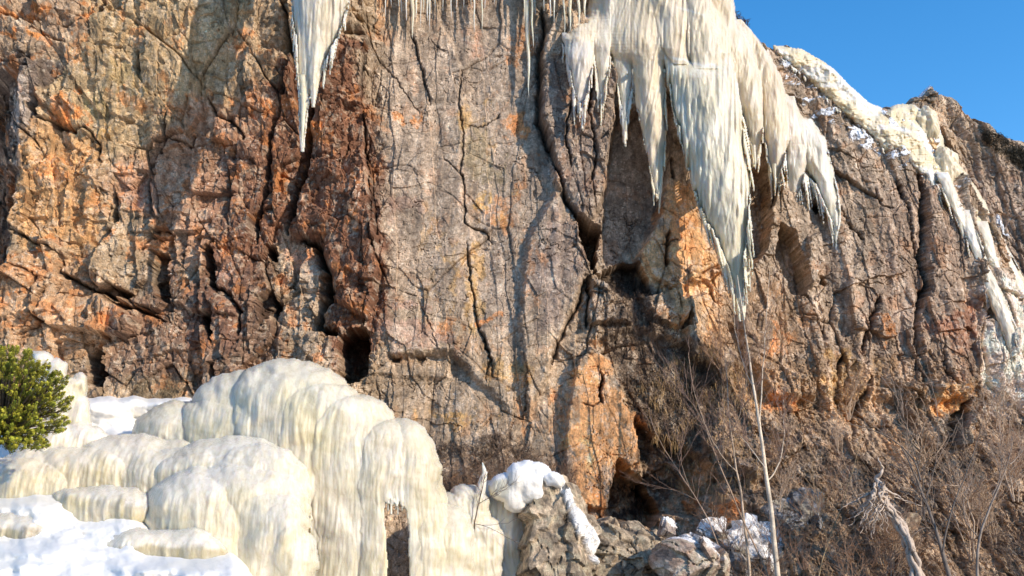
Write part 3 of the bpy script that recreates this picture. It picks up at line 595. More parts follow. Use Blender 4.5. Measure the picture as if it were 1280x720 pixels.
def spikes_apply(P, Q, x0, y0_, res, yy, mask, C, SP, wall=False, tint=1., seed=1, amp=.36):
    """ridges that run down the ice and end as free icicle tips: (px0, py0, px1, py1, r px, colour)"""
    base = yy.copy(); m0 = mask.copy(); R_ = random.Random(seed); nr, nc = P.shape
    for (a, b, c_, d, r, col) in SP:
        i0 = max(0, int((min(a, c_)-r-3-x0)/res)); i1 = min(nc, int((max(a, c_)+r+3-x0)/res)+1); j0 = max(0, int((b-y0_)/res)); j1 = min(nr, int((d-y0_)/res)+1)
        if i1 <= i0+1 or j1 <= j0+1: continue
        ia = int(np.clip((a-x0)/res, 0, nc-1)); ja = int(np.clip((b-y0_)/res, 0, nr-1))
        if not m0[ja, ia]: continue
        sl = (slice(j0, j1), slice(i0, i1)); p, q = P[sl], Q[sl]; t = (q-b)/(d-b); s = R_.random()*90
        cx = a+(c_-a)*t+.45*r*perlin(t*3+s, t*0, 3); w = r*np.clip(1-t, 1e-4, 1)**.62*(1+.2*perlin(t*7+s, t*0, 5))*(.45+.55*sstep(0, .35, t)); v = (p-cx)/w
        ins = (np.abs(v) < 1) & (t > 0) & (t < 1)
        ya = base[ja, ia]; rm = w*ya/FPX; sh = np.sqrt(np.clip(1-v*v, 0, 1)); env = sstep(0, .4, t)
        on = m0[sl]; fr = (float(wallsm(a, b))-ya)
        off_y = (wallsm(p, q)-fr*.8 if wall else ya)-rm*sh
        yn = np.where(on, base[sl]-rm*sh*env*amp*.8, off_y); cur = yy[sl]; win = ins & ((yn < cur) | ~mask[sl])
        cur[win] = yn[win]; yy[sl] = cur; mm = mask[sl]; mm[win] = True; mask[sl] = mm
        cc = C[sl]; g = (.9+.16*R_.random()); kk = (.6*env*win)[..., None]; cc[:] = np.where(win[..., None], np.where(on[..., None], cc*(1-kk)+np.array(col)*g*kk, np.array(col)*g), cc); C[sl] = cc
def field_mesh(name, P, Q, yy, mask, C, parent, mat, back=.3):
    m = mask.copy(); ring = np.zeros_like(m); yr = np.full(yy.shape, 1e9)
    ym = np.where(m, yy, 1e9)
    for dj, di in ((0, 1), (0, -1), (1, 0), (-1, 0), (1, 1), (-1, -1), (1, -1), (-1, 1)):
        sh = np.full(yy.shape, 1e9); src = ym[max(0, -dj):yy.shape[0]-max(0, dj), max(0, -di):yy.shape[1]-max(0, di)]
        sh[max(0, dj):yy.shape[0]-max(0, -dj), max(0, di):yy.shape[1]-max(0, -di)] = src
        cs = np.zeros_like(C); cs[max(0, dj):yy.shape[0]-max(0, -dj), max(0, di):yy.shape[1]-max(0, -di)] = C[max(0, -dj):yy.shape[0]-max(0, dj), max(0, -di):yy.shape[1]-max(0, di)]
        up = ~m & (sh < yr); yr = np.where(up, sh, yr); C = np.where(up[..., None], cs, C)
    ring = ~m & (yr < 1e8); yf = np.where(m, yy, np.where(ring, yr+back, 0)); al = m | ring
    V = np.stack(unproj(P, Q, yf), -1).reshape(-1, 3); F = grid_faces(*P.shape); F = F[al.ravel()[F].all(1)]; F = F[m.ravel()[F].any(1)]
    used = np.unique(F); mp = np.zeros(P.size, np.int32); mp[used] = np.arange(len(used))
    return link_mesh(name, V[used], mp[F], mat, parent, True, {'Col': C.reshape(-1, 3)[used]})
def smin(a, b, k):
    m = np.minimum(a, b); d = np.minimum(np.abs(a-b), 5); both = (a < 1e8) & (b < 1e8); return np.where(both, m-k*np.log1p(np.exp(-d/k)), m)
def curtain(name, parent, box_, res, sheets, cols, SPf, mat=M_ICE, k=.10, brk=0., flute=.05, snow=None, wall=False, seed=1, dirn=0., bulge=.10, back=.12):
    x0, x1, y0, y1 = box_; P, Q = np.meshgrid(np.arange(x0, x1, res), np.arange(y0, y1, res))
    yy = np.full(P.shape, 1e9); C = np.zeros(P.shape+(3,))+WHT
    for (poly, off, edge, col) in sheets:
        wv = 1.6*fbm(P*.06, Q*.06, 3, seed+40); d, s, tt, ins = poly_dist(P+wv+1.2*perlin(P*.3, Q*.05, seed), Q+wv, poly, True); sd = np.where(ins, d, -d)
        h = off*(1-np.exp(-np.maximum(sd, 0)/edge*1.5)); h = h+brk*(fbm(P*.035, Q*.05, 4, seed+60, .6)-.15); ys = np.where(ins, wallsm(P, Q)-h+.12*(1-sstep(0, 5, sd)), 1e9)
        win = (ys < yy)[..., None]; C = np.where(win, np.array(col), C); yy = smin(yy, ys, k)
    for i, (Lp, Rp, y, kk, col, tb) in enumerate(cols):
        yc_, u = col_field(P, Q, Lp, Rp, y, kk, seed+i*3, tb); win = sstep(-.12, .08, np.clip(yy, 0, 99)-np.clip(yc_, 0, 99))[..., None]*(yc_ < 1e8)[..., None]
        C = C*(1-win)+np.array(col)*win; yy = smin(yy, yc_, k)
    mask = yy < 1e8; yv = np.where(mask, yy, 22.); x_, _, z_ = unproj(P, Q, yv); uu = x_-dirn*z_
    fl = ridge(uu*2.6+.2*fbm(x_, z_*.5, 2, seed), z_*.13, 3, seed+1)-1
    yy = np.where(mask, yy-flute*fl-bulge*fbm(x_*1.0, z_*.5, 3, seed+2)*.8-.012*fbm(x_*7, z_*2.5, 3, seed+3), yy)
    cv = (.5+.5*np.clip(1.6*fbm(uu*1.1, z_*.18, 3, seed+6), -1, 1))[..., None]*.4; C = C*(1-cv)+WHT*cv
    dd = (np.clip(.15-fl*.5, 0, 1)*.35)[..., None]; C = C*(1-dd)+C*np.array((.80,.70,.56))*dd
    if snow is not None: sn_ = (snow(P, Q, x_, z_)*mask)[..., None]; C = C*(1-sn_)+np.array((.86,.85,.84))*sn_
    spikes_apply(P, Q, x0, y0, res, yy, mask, C, SPf(), wall, seed=seed)
    return field_mesh(name, P, Q, yy, mask, C, parent, mat, back)
def col_spikes(Lp, Rp, n, lmin, lmax, r0, r1, col, seed, edge=.35, slant=0., tlo=.05, grow=1.0):
    R_ = random.Random(seed); Lp = np.array(Lp, float); Rp = np.array(Rp, float); y0 = max(Lp[0, 1], Rp[0, 1]); y1 = min(Lp[-1, 1], Rp[-1, 1]); out = []
    for _ in range(n):
        t = tlo+(.99-tlo)*R_.random(); py = y0+(y1-y0)*t; ln = R_.uniform(lmin, lmax)*(1.15-.4*t); py1 = py+ln
        l, r = np.interp(py, Lp[:, 1], Lp[:, 0]), np.interp(py, Rp[:, 1], Rp[:, 0]); l1, r1_ = np.interp(py1, Lp[:, 1], Lp[:, 0]), np.interp(py1, Rp[:, 1], Rp[:, 0])
        u = R_.choice([-1, 1])*R_.uniform(.72, .93) if R_.random() < edge else R_.uniform(-.85, .85)
        a = (l+r)/2+u*(r-l)/2; ax = (l1+r1_)/2+u*((r1_-l1)/2*.5+(r-l)/2*.5)*(1.16 if abs(u) > .7 else 1.03); out.append((a, py, ax+slant*ln, py1, R_.uniform(r0, r1), np.array(col)))
    return out
def line_spikes(pts, n, lmin, lmax, r0, r1, col, seed, slant=0., up=6):
    R_ = random.Random(seed); pts = np.array(pts, float); s = np.concatenate([[0], np.cumsum(np.hypot(*np.diff(pts, axis=0).T))]); out = []
    for _ in range(n):
        q = R_.random()*s[-1]; a, b = np.interp(q, s, pts[:, 0]), np.interp(q, s, pts[:, 1]); ln = R_.uniform(lmin, lmax)*R_.choice([.5, .8, 1, 1.2]); b -= up*R_.uniform(.7, 2)
        out.append((a, b, a+slant*ln, b+ln, R_.uniform(r0, r1), np.array(col)))
    return out
# ---- the great hanging mass right of the middle
yc = float(wallsm(870, 70))-.75
ice = empty('hanging_ice_mass', at_px(860, 20, yc)); tag(ice, 'largest mass of cream ice columns, hanging from the cliff brow below the blue sky', 'ice')
S1 = [(700,46),(714,34),(726,26),(735,18),(735,-60),(730,-120),(905,-120),(888,-40),(888,0),(911,21),(941,43),(962,64),(978,92),(987,126),(1007,146),(1030,172),(1038,205),(1044,232),(1030,238),(1016,226),(1004,214),(990,200),(972,176),(956,150),(940,128),(920,112),(902,100),(880,98),(850,94),(830,86),(800,84),(780,78),(762,70),(744,66),(722,62),(706,60)]
COLS = [ # left edge, right edge, offset of the axis from the wall, depth factor, colour, top recess
 ([(702,40),(705,56),(710,80),(716,105),(722,128)], [(740,20),(742,50),(740,80),(736,108),(728,130)], -.30, .9, np.array((.82,.75,.70)), .3),
 ([(736,24),(740,50),(744,80),(750,118)], [(764,14),(763,50),(761,84),(753,120)], -.40, .9, np.array((.84,.77,.68)), .3),
 ([(742,-100),(750,-20),(757,20),(763,60),(771,100),(777,128),(780,150)], [(796,-100),(794,5),(792,70),(790,105),(786,130),(782,152)], -.55, .9, np.array((.84,.80,.72)), 0),
 ([(784,-100),(787,40),(791,90),(798,140),(806,180),(814,215),(820,242)], [(830,-100),(828,0),(829,55),(831,100),(832,150),(830,190),(827,220),(822,244)], -.62, .9, TAN, 0),
 ([(824,66),(832,96),(842,130),(849,165),(857,200),(868,238),(880,268),(897,300),(910,330),(918,360),(924,386)], [(914,66),(921,100),(928,150),(933,195),(937,235),(936,262),(933,290),(930,320),(929,350),(928,386)], -.95, .85, np.array((.87,.82,.69)), .30),
 ([(806,-100),(812,-20),(818,20),(828,60),(842,80)], [(858,-100),(858,-20),(860,30),(862,66),(860,84)], -.85, .8, TAN, 0),
 ([(850,-100),(852,-20),(856,30),(860,66),(868,86)], [(892,-100),(886,-20),(890,30),(902,66),(900,88)], -.88, .8, np.array((.83,.74,.60)), 0),
 ([(868,-70),(880,10),(893,50),(906,80),(917,110),(925,135),(933,160),(940,185),(943,200)], [(906,-70),(920,20),(940,60),(948,90),(954,120),(955,150),(951,175),(945,202)], -.80, .85, np.array((.84,.74,.60)), 0),
 ([(905,10),(926,36),(941,70),(948,110),(951,140),(955,170),(961,200),(967,222)], [(926,24),(948,50),(966,74),(977,100),(985,140),(986,175),(979,205),(970,226)], -.70, .9, TAN, 0),
 ([(962,96),(974,130),(982,180),(984,220),(987,250)], [(992,120),(1007,160),(1008,205),(1001,235),(990,252)], -.40, .9, np.array((.84,.77,.70)), .1),
 ([(992,135),(1003,175),(1012,205),(1024,240),(1036,266),(1044,285)], [(1014,148),(1032,176),(1039,205),(1045,235),(1049,265),(1047,288)], -.35, .9, WHT*.97, .1)]
cw = []
for i, (Lp, Rp, dy, k, col, tb) in enumerate(COLS):
    if 2 <= i <= 6: yy = float(wallsm(870, 70))+dy
    else: m_ = len(Lp)//2; yy = float(wallsm((Lp[m_][0]+Rp[m_][0])/2, Lp[min(1, m_)][1]))+dy
    cw.append((Lp, Rp, yy, k, col, tb))
def spC():
    out = []
    NS = [60, 36, 60, 90, 210, 16, 16, 80, 100, 80, 80]
    for i, (Lp, Rp, y, k, col, tb) in enumerate(cw):
        out += col_spikes(Lp, Rp, NS[i], 22, 60 if i != 4 else 95, .9, 2.6 if i != 4 else 3.4, np.array(col)*1.02, 700+i, .45)
    out += line_spikes([(704,58),(722,60),(744,64),(762,68)], 50, 14, 50, .9, 2.2, np.array((.82,.76,.70)), 801)
    out += line_spikes([(780,76),(800,82),(830,84)], 20, 14, 40, .9, 2.0, TAN, 802)
    out += line_spikes([(956,150),(972,174),(990,198),(1004,212),(1016,224),(1030,236),(1042,232)], 120, 18, 62, .9, 2.4, WHT*.96, 803, .14)
    out += [(708,55,711,104,2.4,WHT*.95),(714,55,716,84,1.8,WHT),(928,360,929,394,1.6,WHT),(880,262,886,300,3,WHT),(897,296,899,330,3,WHT),(905,310,906,348,3,WHT),(934,285,936,318,2.6,WHT),(936,258,942,290,2.6,WHT),(912,335,914,366,2.4,WHT),(838,116,846,168,4,GRN),(843,140,849,172,3,GRN)]
    return out
def snow1(P, Q, x, z):
    q = 68+(P-820)*.22; a = np.exp(-((Q-q-3*perlin(P*.08, Q*.02, 5))/1.8)**2)*((P > 822) & (P < 900))
    return np.clip(a+.7*np.exp(-((Q-(10+.3*(P-850)))/1.4)**2)*((P > 845) & (P < 880)), 0, 1)
curtain('ice_body', ice, (695, 1056, -120, 402), .8, [(S1, .62, 20, TAN)], cw, spC, snow=snow1, seed=211, dirn=.2, flute=.028, bulge=.14, wall=False)
for a in [(922,340,929,396,-.98,.10),(904,305,905,345,-1.02,.06),(820,225,822,250,-.66,.05),(968,205,970,236,-.75,.05),(942,182,944,212,-.85,.05),(780,130,781,158,-.6,.05)]:
    mb = MB(); icicle_into(mb, a[0], a[1], a[2], a[3], yc+.75+a[4], a[5], np.array((.86,.83,.76))); mb.build('icicle', M_ICE, ice)
# ---- big icicle on the left and its anchor above
yA = 18.45
icA = empty('giant_icicle', at_px(400, 0, yA)); tag(icA, 'thick cream icicle hanging alone at the left, split into two thin tips', 'icicle')
LA = [(356,-330),(358,-200),(360,-100),(361,-40),(364,0),(368,30),(372,60),(374,90),(375,130),(376,182)]; RA = [(442,-330),(442,-200),(441,-100),(440,-40),(437,0),(431,22),(422,45),(411,66),(401,84),(393,100),(386,118),(382,150),(378,185)]
LB = [(384,40),(386,90),(390,134)]; RB = [(410,40),(402,90),(393,136)]
ca = [(LA, RA, yA, .85, np.array((.86,.79,.68)), 0), (LB, RB, yA-.12, .8, np.array((.87,.82,.74)), .2)]
curtain('ice_body', icA, (350, 448, -332, 190), .8, [], ca, lambda: col_spikes(LA[3:], RA[3:], 150, 14, 44, .9, 2.6, np.array((.87,.81,.72)), 61, .5, tlo=.1)+col_spikes([(364,0),(372,60)], [(437,0),(412,60)], 60, 20, 60, 1, 2.4, WHT*.96, 62, .7)+[(371,45,373,84,2,WHT),(408,60,404,112,3,WHT),(418,40,412,92,3,WHT),(432,6,431,40,2.4,WHT)], seed=231, flute=.03, bulge=.03)
mb = MB(); icicle_into(mb, 379, 95, 377, 188, yA-.1, .09, np.array((.87,.83,.76))); mb.build('icicle', M_ICE, icA)
# ---- ice lip above the frame with small icicles
def cluster(name, label, cat, lst, yo, group=None, lip=None):
    cx = sum(a[0] for a in lst)/len(lst); y = float(wallsm(cx, 0))-yo
    e = empty(name, at_px(cx, -30, y)); tag(e, label, cat, group)
    for a in lst:
        mb = MB(); icicle_into(mb, a[0], -60+random.uniform(-8, 0), a[1], a[2], y-random.uniform(-.1, .1), a[3], np.array((.86,.82,.76))); mb.build('icicle', M_ICE, e)
    x0, x1 = lip; drip_mesh('ice_lip', [(x0,-95),(x0-4,-60),(x0+4,-32)], [(x1,-95),(x1+4,-60),(x1-4,-30)], y+.1, .5, e, WHT*.9, int(cx), .25, ystep=3)
cluster('icicle_cluster', 'row of short white icicles at the top edge, right of the giant icicle', 'icicles',
  [(483,482,22,.05),(489,489,8,.05),(503,502,18,.07),(509,508,26,.07),(515,516,48,.10),(521,521,24,.08),(528,529,16,.08),(533,534,26,.07),(538,537,38,.05),(499,499,8,.06),(544,544,10,.05),(525,526,34,.05)], .55, None, (478,548))
cluster('icicle_cluster', 'sparse group of thin icicles at the top edge, above the middle of the cliff', 'icicles',
  [(554,554,14,.05),(563,564,24,.05),(571,571,12,.05),(588,589,8,.05),(592,593,40,.06),(601,603,42,.05),(606,606,14,.04),(618,618,6,.04),(580,580,10,.04)], .5, None, (552,620))
cluster('icicle_cluster', 'longest and thinnest of the small icicles at the top edge', 'icicle',
  [(658,661,122,.10),(664,666,60,.07),(655,656,26,.06),(669,669,20,.05)], .35, None, (652,672))
cluster('icicle_cluster', 'small icicles in the dark corner just left of the huge hanging ice', 'icicles',
  [(679,680,14,.05),(686,688,22,.06),(692,693,28,.06),(703,706,46,.05),(711,713,40,.09),(722,724,32,.1),(730,732,24,.1)], .6, None, (676,736))
# ---- ice flow along the skyline and down the right side
yd = float(wallsm(1150, 170))
fl = empty('ice_flow', at_px(1150, 170, yd)); tag(fl, 'yellow ice flow following the skyline and pouring down the right side of the cliff', 'ice')
D1 = [(968,58),(984,58),(1002,62),(1022,73),(1040,85),(1063,108),(1085,128),(1106,137),(1122,131),(1148,131),(1164,140),(1173,160),(1181,186),(1206,214),(1226,244),(1246,284),(1264,320),(1290,366),(1300,385),(1290,384),(1268,372),(1250,352),(1236,330),(1226,300),(1214,275),(1206,262),(1196,244),(1186,232),(1172,230),(1156,222),(1142,212),(1126,200),(1104,186),(1084,166),(1064,150),(1042,132),(1024,112),(1004,94),(984,78),(970,68)]
def snow2(P, Q, sd, x, z):
    return np.clip(sstep(-.05, .3, fbm(x*.7, z*1.2, 3, 140, .5)-.14+.35*np.exp(-((Q-(84+(P-1000)*.62))/9)**2))*(P < 1185)*(Q < 240), 0, 1)*.95
DC = [([(1148,196),(1156,215),(1164,240),(1170,262)], [(1164,204),(1168,220),(1173,245),(1173,263)], CREAM),
    ([(1166,205),(1180,240),(1194,272),(1203,300)], [(1186,215),(1197,242),(1205,270),(1208,302)], CREAM),
    ([(1196,250),(1206,290),(1216,318),(1226,345),(1232,362)], [(1214,262),(1222,298),(1230,322),(1237,345),(1236,364)], WHT),
    ([(1214,270),(1228,306),(1238,335),(1247,358)], [(1234,276),(1244,310),(1251,335),(1253,360)], CREAM),
    ([(1212,322),(1226,346),(1238,380),(1252,412),(1262,440)], [(1232,328),(1246,352),(1258,382),(1268,412),(1267,442)], CREAM*.97),
    ([(1240,300),(1256,340),(1268,365),(1280,392)], [(1256,300),(1270,335),(1282,360),(1287,394)], CREAM)]
cd_ = [(L_, R__, float(wallsm((L_[1][0]+R__[1][0])/2, L_[1][1]))-.14, .8, c_, .12) for (L_, R__, c_) in DC]
LE = [(970,66),(984,78),(1004,92),(1024,110),(1042,130),(1064,148),(1084,164),(1104,184),(1126,198),(1142,210),(1156,220),(1172,228),(1186,232),(1196,244),(1206,262),(1214,275),(1226,300),(1236,330),(1250,352)]
def spD():
    out = line_spikes(LE[11:], 150, 18, 60, .9, 2.2, CREAM, 811, .32)+line_spikes(LE[:12], 60, 6, 16, 1.2, 3, WHT, 812, .25, 5)
    for i, (L_, R__, y, k, c_, t_) in enumerate(cd_): out += col_spikes(L_, R__, 40, 14, 44, .8, 1.9, c_, 820+i, .45, .1)
    return out
curtain('ice_body', fl, (960, 1310, 50, 450), .9, [(D1, .24, 12, np.array((.85,.73,.50)))], cd_, spD, M_FLOW, snow=lambda P, Q, x, z: snow2(P, Q, 0, x, z), seed=241, flute=.012, bulge=.10, dirn=-.5, wall=True, k=.05, brk=.12)
dm = MB()
# domed bulge of ice against the far crag
dome('ice_bulge', 1152, 160, 21, 27, yd+.45, .6, fl, YEL, M_FLOW, seed=3)
dome('ice_bulge', 1182, 210, 18, 30, float(wallsm(1182, 215))-.02, .35, fl, YEL, M_FLOW, seed=6)
# ================================================================== ICE MOUNDS AND SNOW AT THE FOOT
def lumps(name, L, x0, x1, y0, y1, col, seed, parent=None, mat=M_ICE, flute=.06, back=None, hole=None, res=1.5, snow_amt=1., topsnow=0., k=.10, snowc=(.88,.84,.78), bump=.03, ymaxdrop=1.6, foot=0., SP=None, wob=7, closed=False):
    gx_ = np.arange(x0, x1+res, res); gy_ = np.arange(y0, y1+res, res); P, Q = np.meshgrid(gx_, gy_)
    wv = wob*fbm(P*.02, Q*.02, 3, seed+1); P2 = P+wv+1.6*perlin(P*.12, Q*.05, seed); Q2 = Q+4*fbm(P*.025, Q*.025, 3, seed+2)
    big = 60.; acc = np.full(P.shape, big); upm = np.zeros(P.shape)
    for (cx, cy, rx, ry, y, T, *dr) in L:
        dx = np.abs((P2-cx)/rx); dz = np.where(Q2 < cy, (cy-Q2)/ry, (Q2-cy)/(ry*.9) if closed else 0)
        r2 = dx**2.4+dz**2.2; s = np.where(r2 < 1, y-T*np.sqrt(np.clip(1-r2, 0, 1)), big)
        s = s-np.where((Q2 > cy) & (r2 < 1), foot*(Q2-cy)/100., 0)
        if dr: s = np.where(Q2 > dr[0], big, s)      # free-hanging lower edge
        hard = s < acc; nw = -k*np.log(np.exp(-(np.minimum(acc, s+3)-s)/k)+1)+s; nw2 = -k*np.log(np.exp(-(np.minimum(s, acc+3)-acc)/k)+1)+acc
        upm = np.where(hard, np.clip(dz, 0, 1), upm); acc = np.where(hard, np.where(s < big, nw, s), np.where(acc < big, nw2, acc))
    mask = acc < big-5
    if hole: 
        d, s_, t_, ins = poly_dist(P+1.5*perlin(P*.3, Q*.05, 4), Q+6*perlin(P*.35, Q*0, 9), hole, True); mask &= ~ins
    yy = np.where(mask, acc, 30)
    x_, _, z_ = unproj(P, Q, yy)
    fl = ridge(x_*3.0+.3*fbm(x_, z_, 2, seed+3), z_*.4, 3, seed+4)-1
    fr_ = 1-sstep(.25, .8, upm)
    yy = yy-flute*fl*fr_-.008*(ridge(x_*8.5+.3*fbm(x_, z_, 2, seed+3), z_*.8, 2, seed+14)-.8)*fr_-bump*fbm(x_*2.0, z_*2.4, 3, seed+6, .45)-.09*fbm(x_*.8, z_*.9, 3, seed+7, .55)
    x_, _, z_ = unproj(P, Q, yy); V = np.stack([x_, yy, z_], -1)
    # slope decides what carries snow
    gz = np.gradient(yy, axis=0)/np.minimum(np.gradient(z_, axis=0), -1e-4)
    lean = np.clip(-gz, 0, 4) if False else np.clip(np.gradient(yy, axis=0)*-1/(res*.016), -2, 4)
    lean = box(lean, 2)
    sm = sstep(.55, 1.25, lean+.45*fbm(x_*1.6, z_*2.5, 4, seed+9))*snow_amt; sm = np.maximum(sm, topsnow*sstep(.18, .5, upm+.25*fbm(x_*1.5, z_*2, 4, seed+19)))
    cv = (.5+.5*np.clip(1.4*fbm(x_*.9, z_*.5, 3, seed+10), -1, 1))[..., None]; C = np.array(col)*(1-cv*.8)+CREAM*cv*.8
    gr = sstep(-.1, .5, fbm(x_*1.1+3, z_*.8, 4, seed+12))[..., None]*.6*(.35+.65*fr_[..., None]); C = C*(1-gr)+np.array((.74,.67,.45))*gr
    C = C*(1-sm[..., None])+np.array(snowc)*sm[..., None]
    if SP is not None: spikes_apply(P, Q, x0, y0, res, yy, mask, C, SP, seed=seed, amp=.27)
    o = field_mesh(name, P, Q, yy, mask, C, parent, mat, back=.12)
    return o, (gx_, gy_, yy, mask)
def area_spikes(x0, x1, ylo, yhi, n, lmin, lmax, r0, r1, col, seed, avoid=None):
    R_ = random.Random(seed); out = []
    for _ in range(n):
        px = R_.uniform(x0, x1); a = ylo(px) if callable(ylo) else ylo; b = yhi(px) if callable(yhi) else yhi
        if avoid and avoid[0] < px < avoid[1]: continue
        py = R_.uniform(a, b); ln = R_.uniform(lmin, lmax); out.append((px, py, px+R_.uniform(-1, 1), py+ln, R_.uniform(r0, r1), np.array(col)*R_.uniform(.93, 1.04)))
    return out
OL = np.array((.84,.79,.66))
me_ = empty('ice_mound', at_px(400, 700, 18.6)); tag(me_, 'tall rounded mound of pale yellow ice with a dark opening near its foot', 'ice mound')
HOLE = [(482,780),(484,690),(480,650),(481,628),(492,624),(505,632),(511,650),(512,700),(514,780)]
_, MS = lumps('ice_body', [(366,516,76,66,18.8,1.1),(448,560,55,66,18.5,.95),(500,592,50,66,18.4,.9),(524,640,34,70,18.7,.8),(312,540,84,74,19.0,1.0),(240,562,84,60,19.2,.9),(410,540,60,60,18.65,.9),(560,690,34,60,18.6,.8)], 165, 600, 440, 770, OL, 601, me_, hole=HOLE, flute=.022, k=.32, bump=.02, snow_amt=.22, snowc=(.86,.82,.74), res=1.1, SP=area_spikes(345, 548, lambda x: 535+abs(x-440)*.25, 700, 620, 26, 90, 1.1, 3.2, (.80,.76,.65), 91, avoid=(477, 515))+area_spikes(478, 514, 600, 616, 60, 12, 32, .9, 2.2, (.84,.81,.72), 92)+area_spikes(514, 521, 630, 700, 30, 30, 60, 1, 2.4, (.86,.83,.74), 93)+area_spikes(471, 479, 625, 700, 30, 30, 60, 1, 2.4, (.84,.8,.7), 94)+area_spikes(200, 345, lambda x: 520+(330-x)*.12, lambda x: 552+(300-x)*.1, 120, 8, 26, 1, 3, OL, 95))
def sfy(M, px, py):
    gx_, gy_, yy, mask = M; i = int(np.clip((px-gx_[0])/(gx_[1]-gx_[0]), 0, len(gx_)-1)); j = int(np.clip((py-gy_[0])/(gy_[1]-gy_[0]), 0, len(gy_)-1)); return float(yy[j, i]), bool(mask[j, i])
def hang(mb, M, x0, x1, ylo, yhi, n, lmin, lmax, col, r0=.02, r1=.05, seed=1, off=.03, slant=0, avoid=None):
    R_ = random.Random(seed)
    for _ in range(n):
        px = R_.uniform(x0, x1); a = ylo(px) if callable(ylo) else ylo; b = yhi(px) if callable(yhi) else yhi; py = R_.uniform(a, b)
        y, ok = sfy(M, px, py)
        if not ok or (avoid and avoid[0] < px < avoid[1]): continue
        ln = R_.uniform(lmin, lmax); r_ = R_.uniform(r0, r1)*.75; icicle_into(mb, px, py-14, px+slant*ln, py+ln*1.3, y+r_*1.6, r_, col, y1=y-off-.02)
e2 = empty('ice_bulge', at_px(300, 710, 16.4)); tag(e2, 'rounded bulge of olive yellow ice topped with snow, in front of the tall mound', 'ice bulge')
_, M2 = lumps('ice_body', [(290,592,84,46,17.85,.8),(325,612,62,56,17.6,.9),(285,640,104,58,17.2,1.0),(345,672,48,52,16.9,.9),(236,650,58,58,17.0,.9),(372,705,26,50,16.8,.7),(250,597,60,30,17.7,.6),(205,592,80,34,17.9,.7),(300,580,50,30,17.9,.6)], 115, 405, 525, 770, OL*.97, 631, e2, topsnow=.6, res=1.2, SP=area_spikes(180, 395, lambda x: 596+abs(x-300)*.15, 690, 420, 12, 48, 1.1, 3.4, OL*1.02, 96)+area_spikes(230, 390, 560, 600, 60, 6, 16, 1.2, 3, WHT, 97), flute=.02, k=.25, snow_amt=.85, bump=.03)
e3 = empty('ice_ledge', at_px(130, 610, 17.4)); tag(e3, 'long low ledge of ice with a snow covered top, right beside the green bush', 'ice ledge')
_, M3 = lumps('ice_body', [(165,588,110,42,18.2,.9),(75,600,85,44,18.0,.8),(20,606,60,34,17.8,.7),(215,598,60,36,18.0,.8)], -60, 290, 535, 660, OL, 651, e3, topsnow=.75, res=1.2, SP=area_spikes(-10, 250, lambda x: 576+5*math.sin(x*.05), 604, 260, 7, 24, 1, 3, OL*.98, 98), flute=.03, k=.22, snow_amt=.75, bump=.03)
e4 = empty('ice_lump', at_px(130, 640, 16.6)); tag(e4, 'small grey lump of ice with a snow cap, below the ledge', 'ice lump')
lumps('ice_body', [(128,632,56,26,17.0,.6),(165,640,26,24,16.9,.5),(90,630,26,18,17.05,.5)], 60, 200, 600, 668, np.array((.50,.46,.37)), 661, e4, flute=.04, snow_amt=.8, topsnow=1., wob=12, SP=area_spikes(70, 190, 622, 645, 90, 6, 20, 1, 2.8, (.62,.58,.48), 99))
e5 = empty('ice_lump', at_px(190, 690, 15.6)); tag(e5, 'elongated lump of grey yellow ice half buried in snow near the bottom edge', 'ice lump')
lumps('ice_body', [(160,690,44,30,16.1,.6),(225,692,60,30,16.1,.6)], 100, 300, 650, 720, np.array((.52,.47,.35)), 671, e5, flute=.04, snow_amt=.8, topsnow=1., wob=12, SP=area_spikes(110, 280, 684, 700, 110, 6, 20, 1, 2.8, (.62,.57,.42), 100))
e6 = empty('ice_lump', at_px(20, 680, 15.8)); tag(e6, 'dark grey ice crust at the left edge, above the snow in the corner', 'ice lump')
lumps('ice_body', [(12,672,56,30,16.25,.6),(-40,660,40,20,16.2,.6)], -90, 80, 636, 712, np.array((.42,.37,.30)), 681, e6, flute=.08, snow_amt=.5, topsnow=1., wob=10, SP=area_spikes(-60, 66, 654, 690, 90, 10, 30, 1, 3, (.44,.38,.30), 101))
e7 = empty('frozen_bush', at_px(85, 560, 18.4)); tag(e7, 'bush buried under rounded lumps of white ice, behind the evergreen', 'frozen bush')
lumps('ice_body', [(52,450,15,12,18.5,.3),(64,462,15,14,18.45,.3),(60,482,24,20,18.4,.35),(97,473,9,8,18.5,.2),(90,482,15,12,18.45,.3),(84,498,19,18,18.4,.3),(97,520,16,28,18.35,.3),(76,520,24,30,18.3,.3),(92,556,32,28,18.2,.4),(58,560,40,34,18.1,.4),(112,552,26,18,18.25,.3)], 20, 150, 432, 590, np.array((.86,.82,.74)), 697, e7, flute=.03, k=.05, bump=.05, res=1.1, topsnow=.8, wob=6)
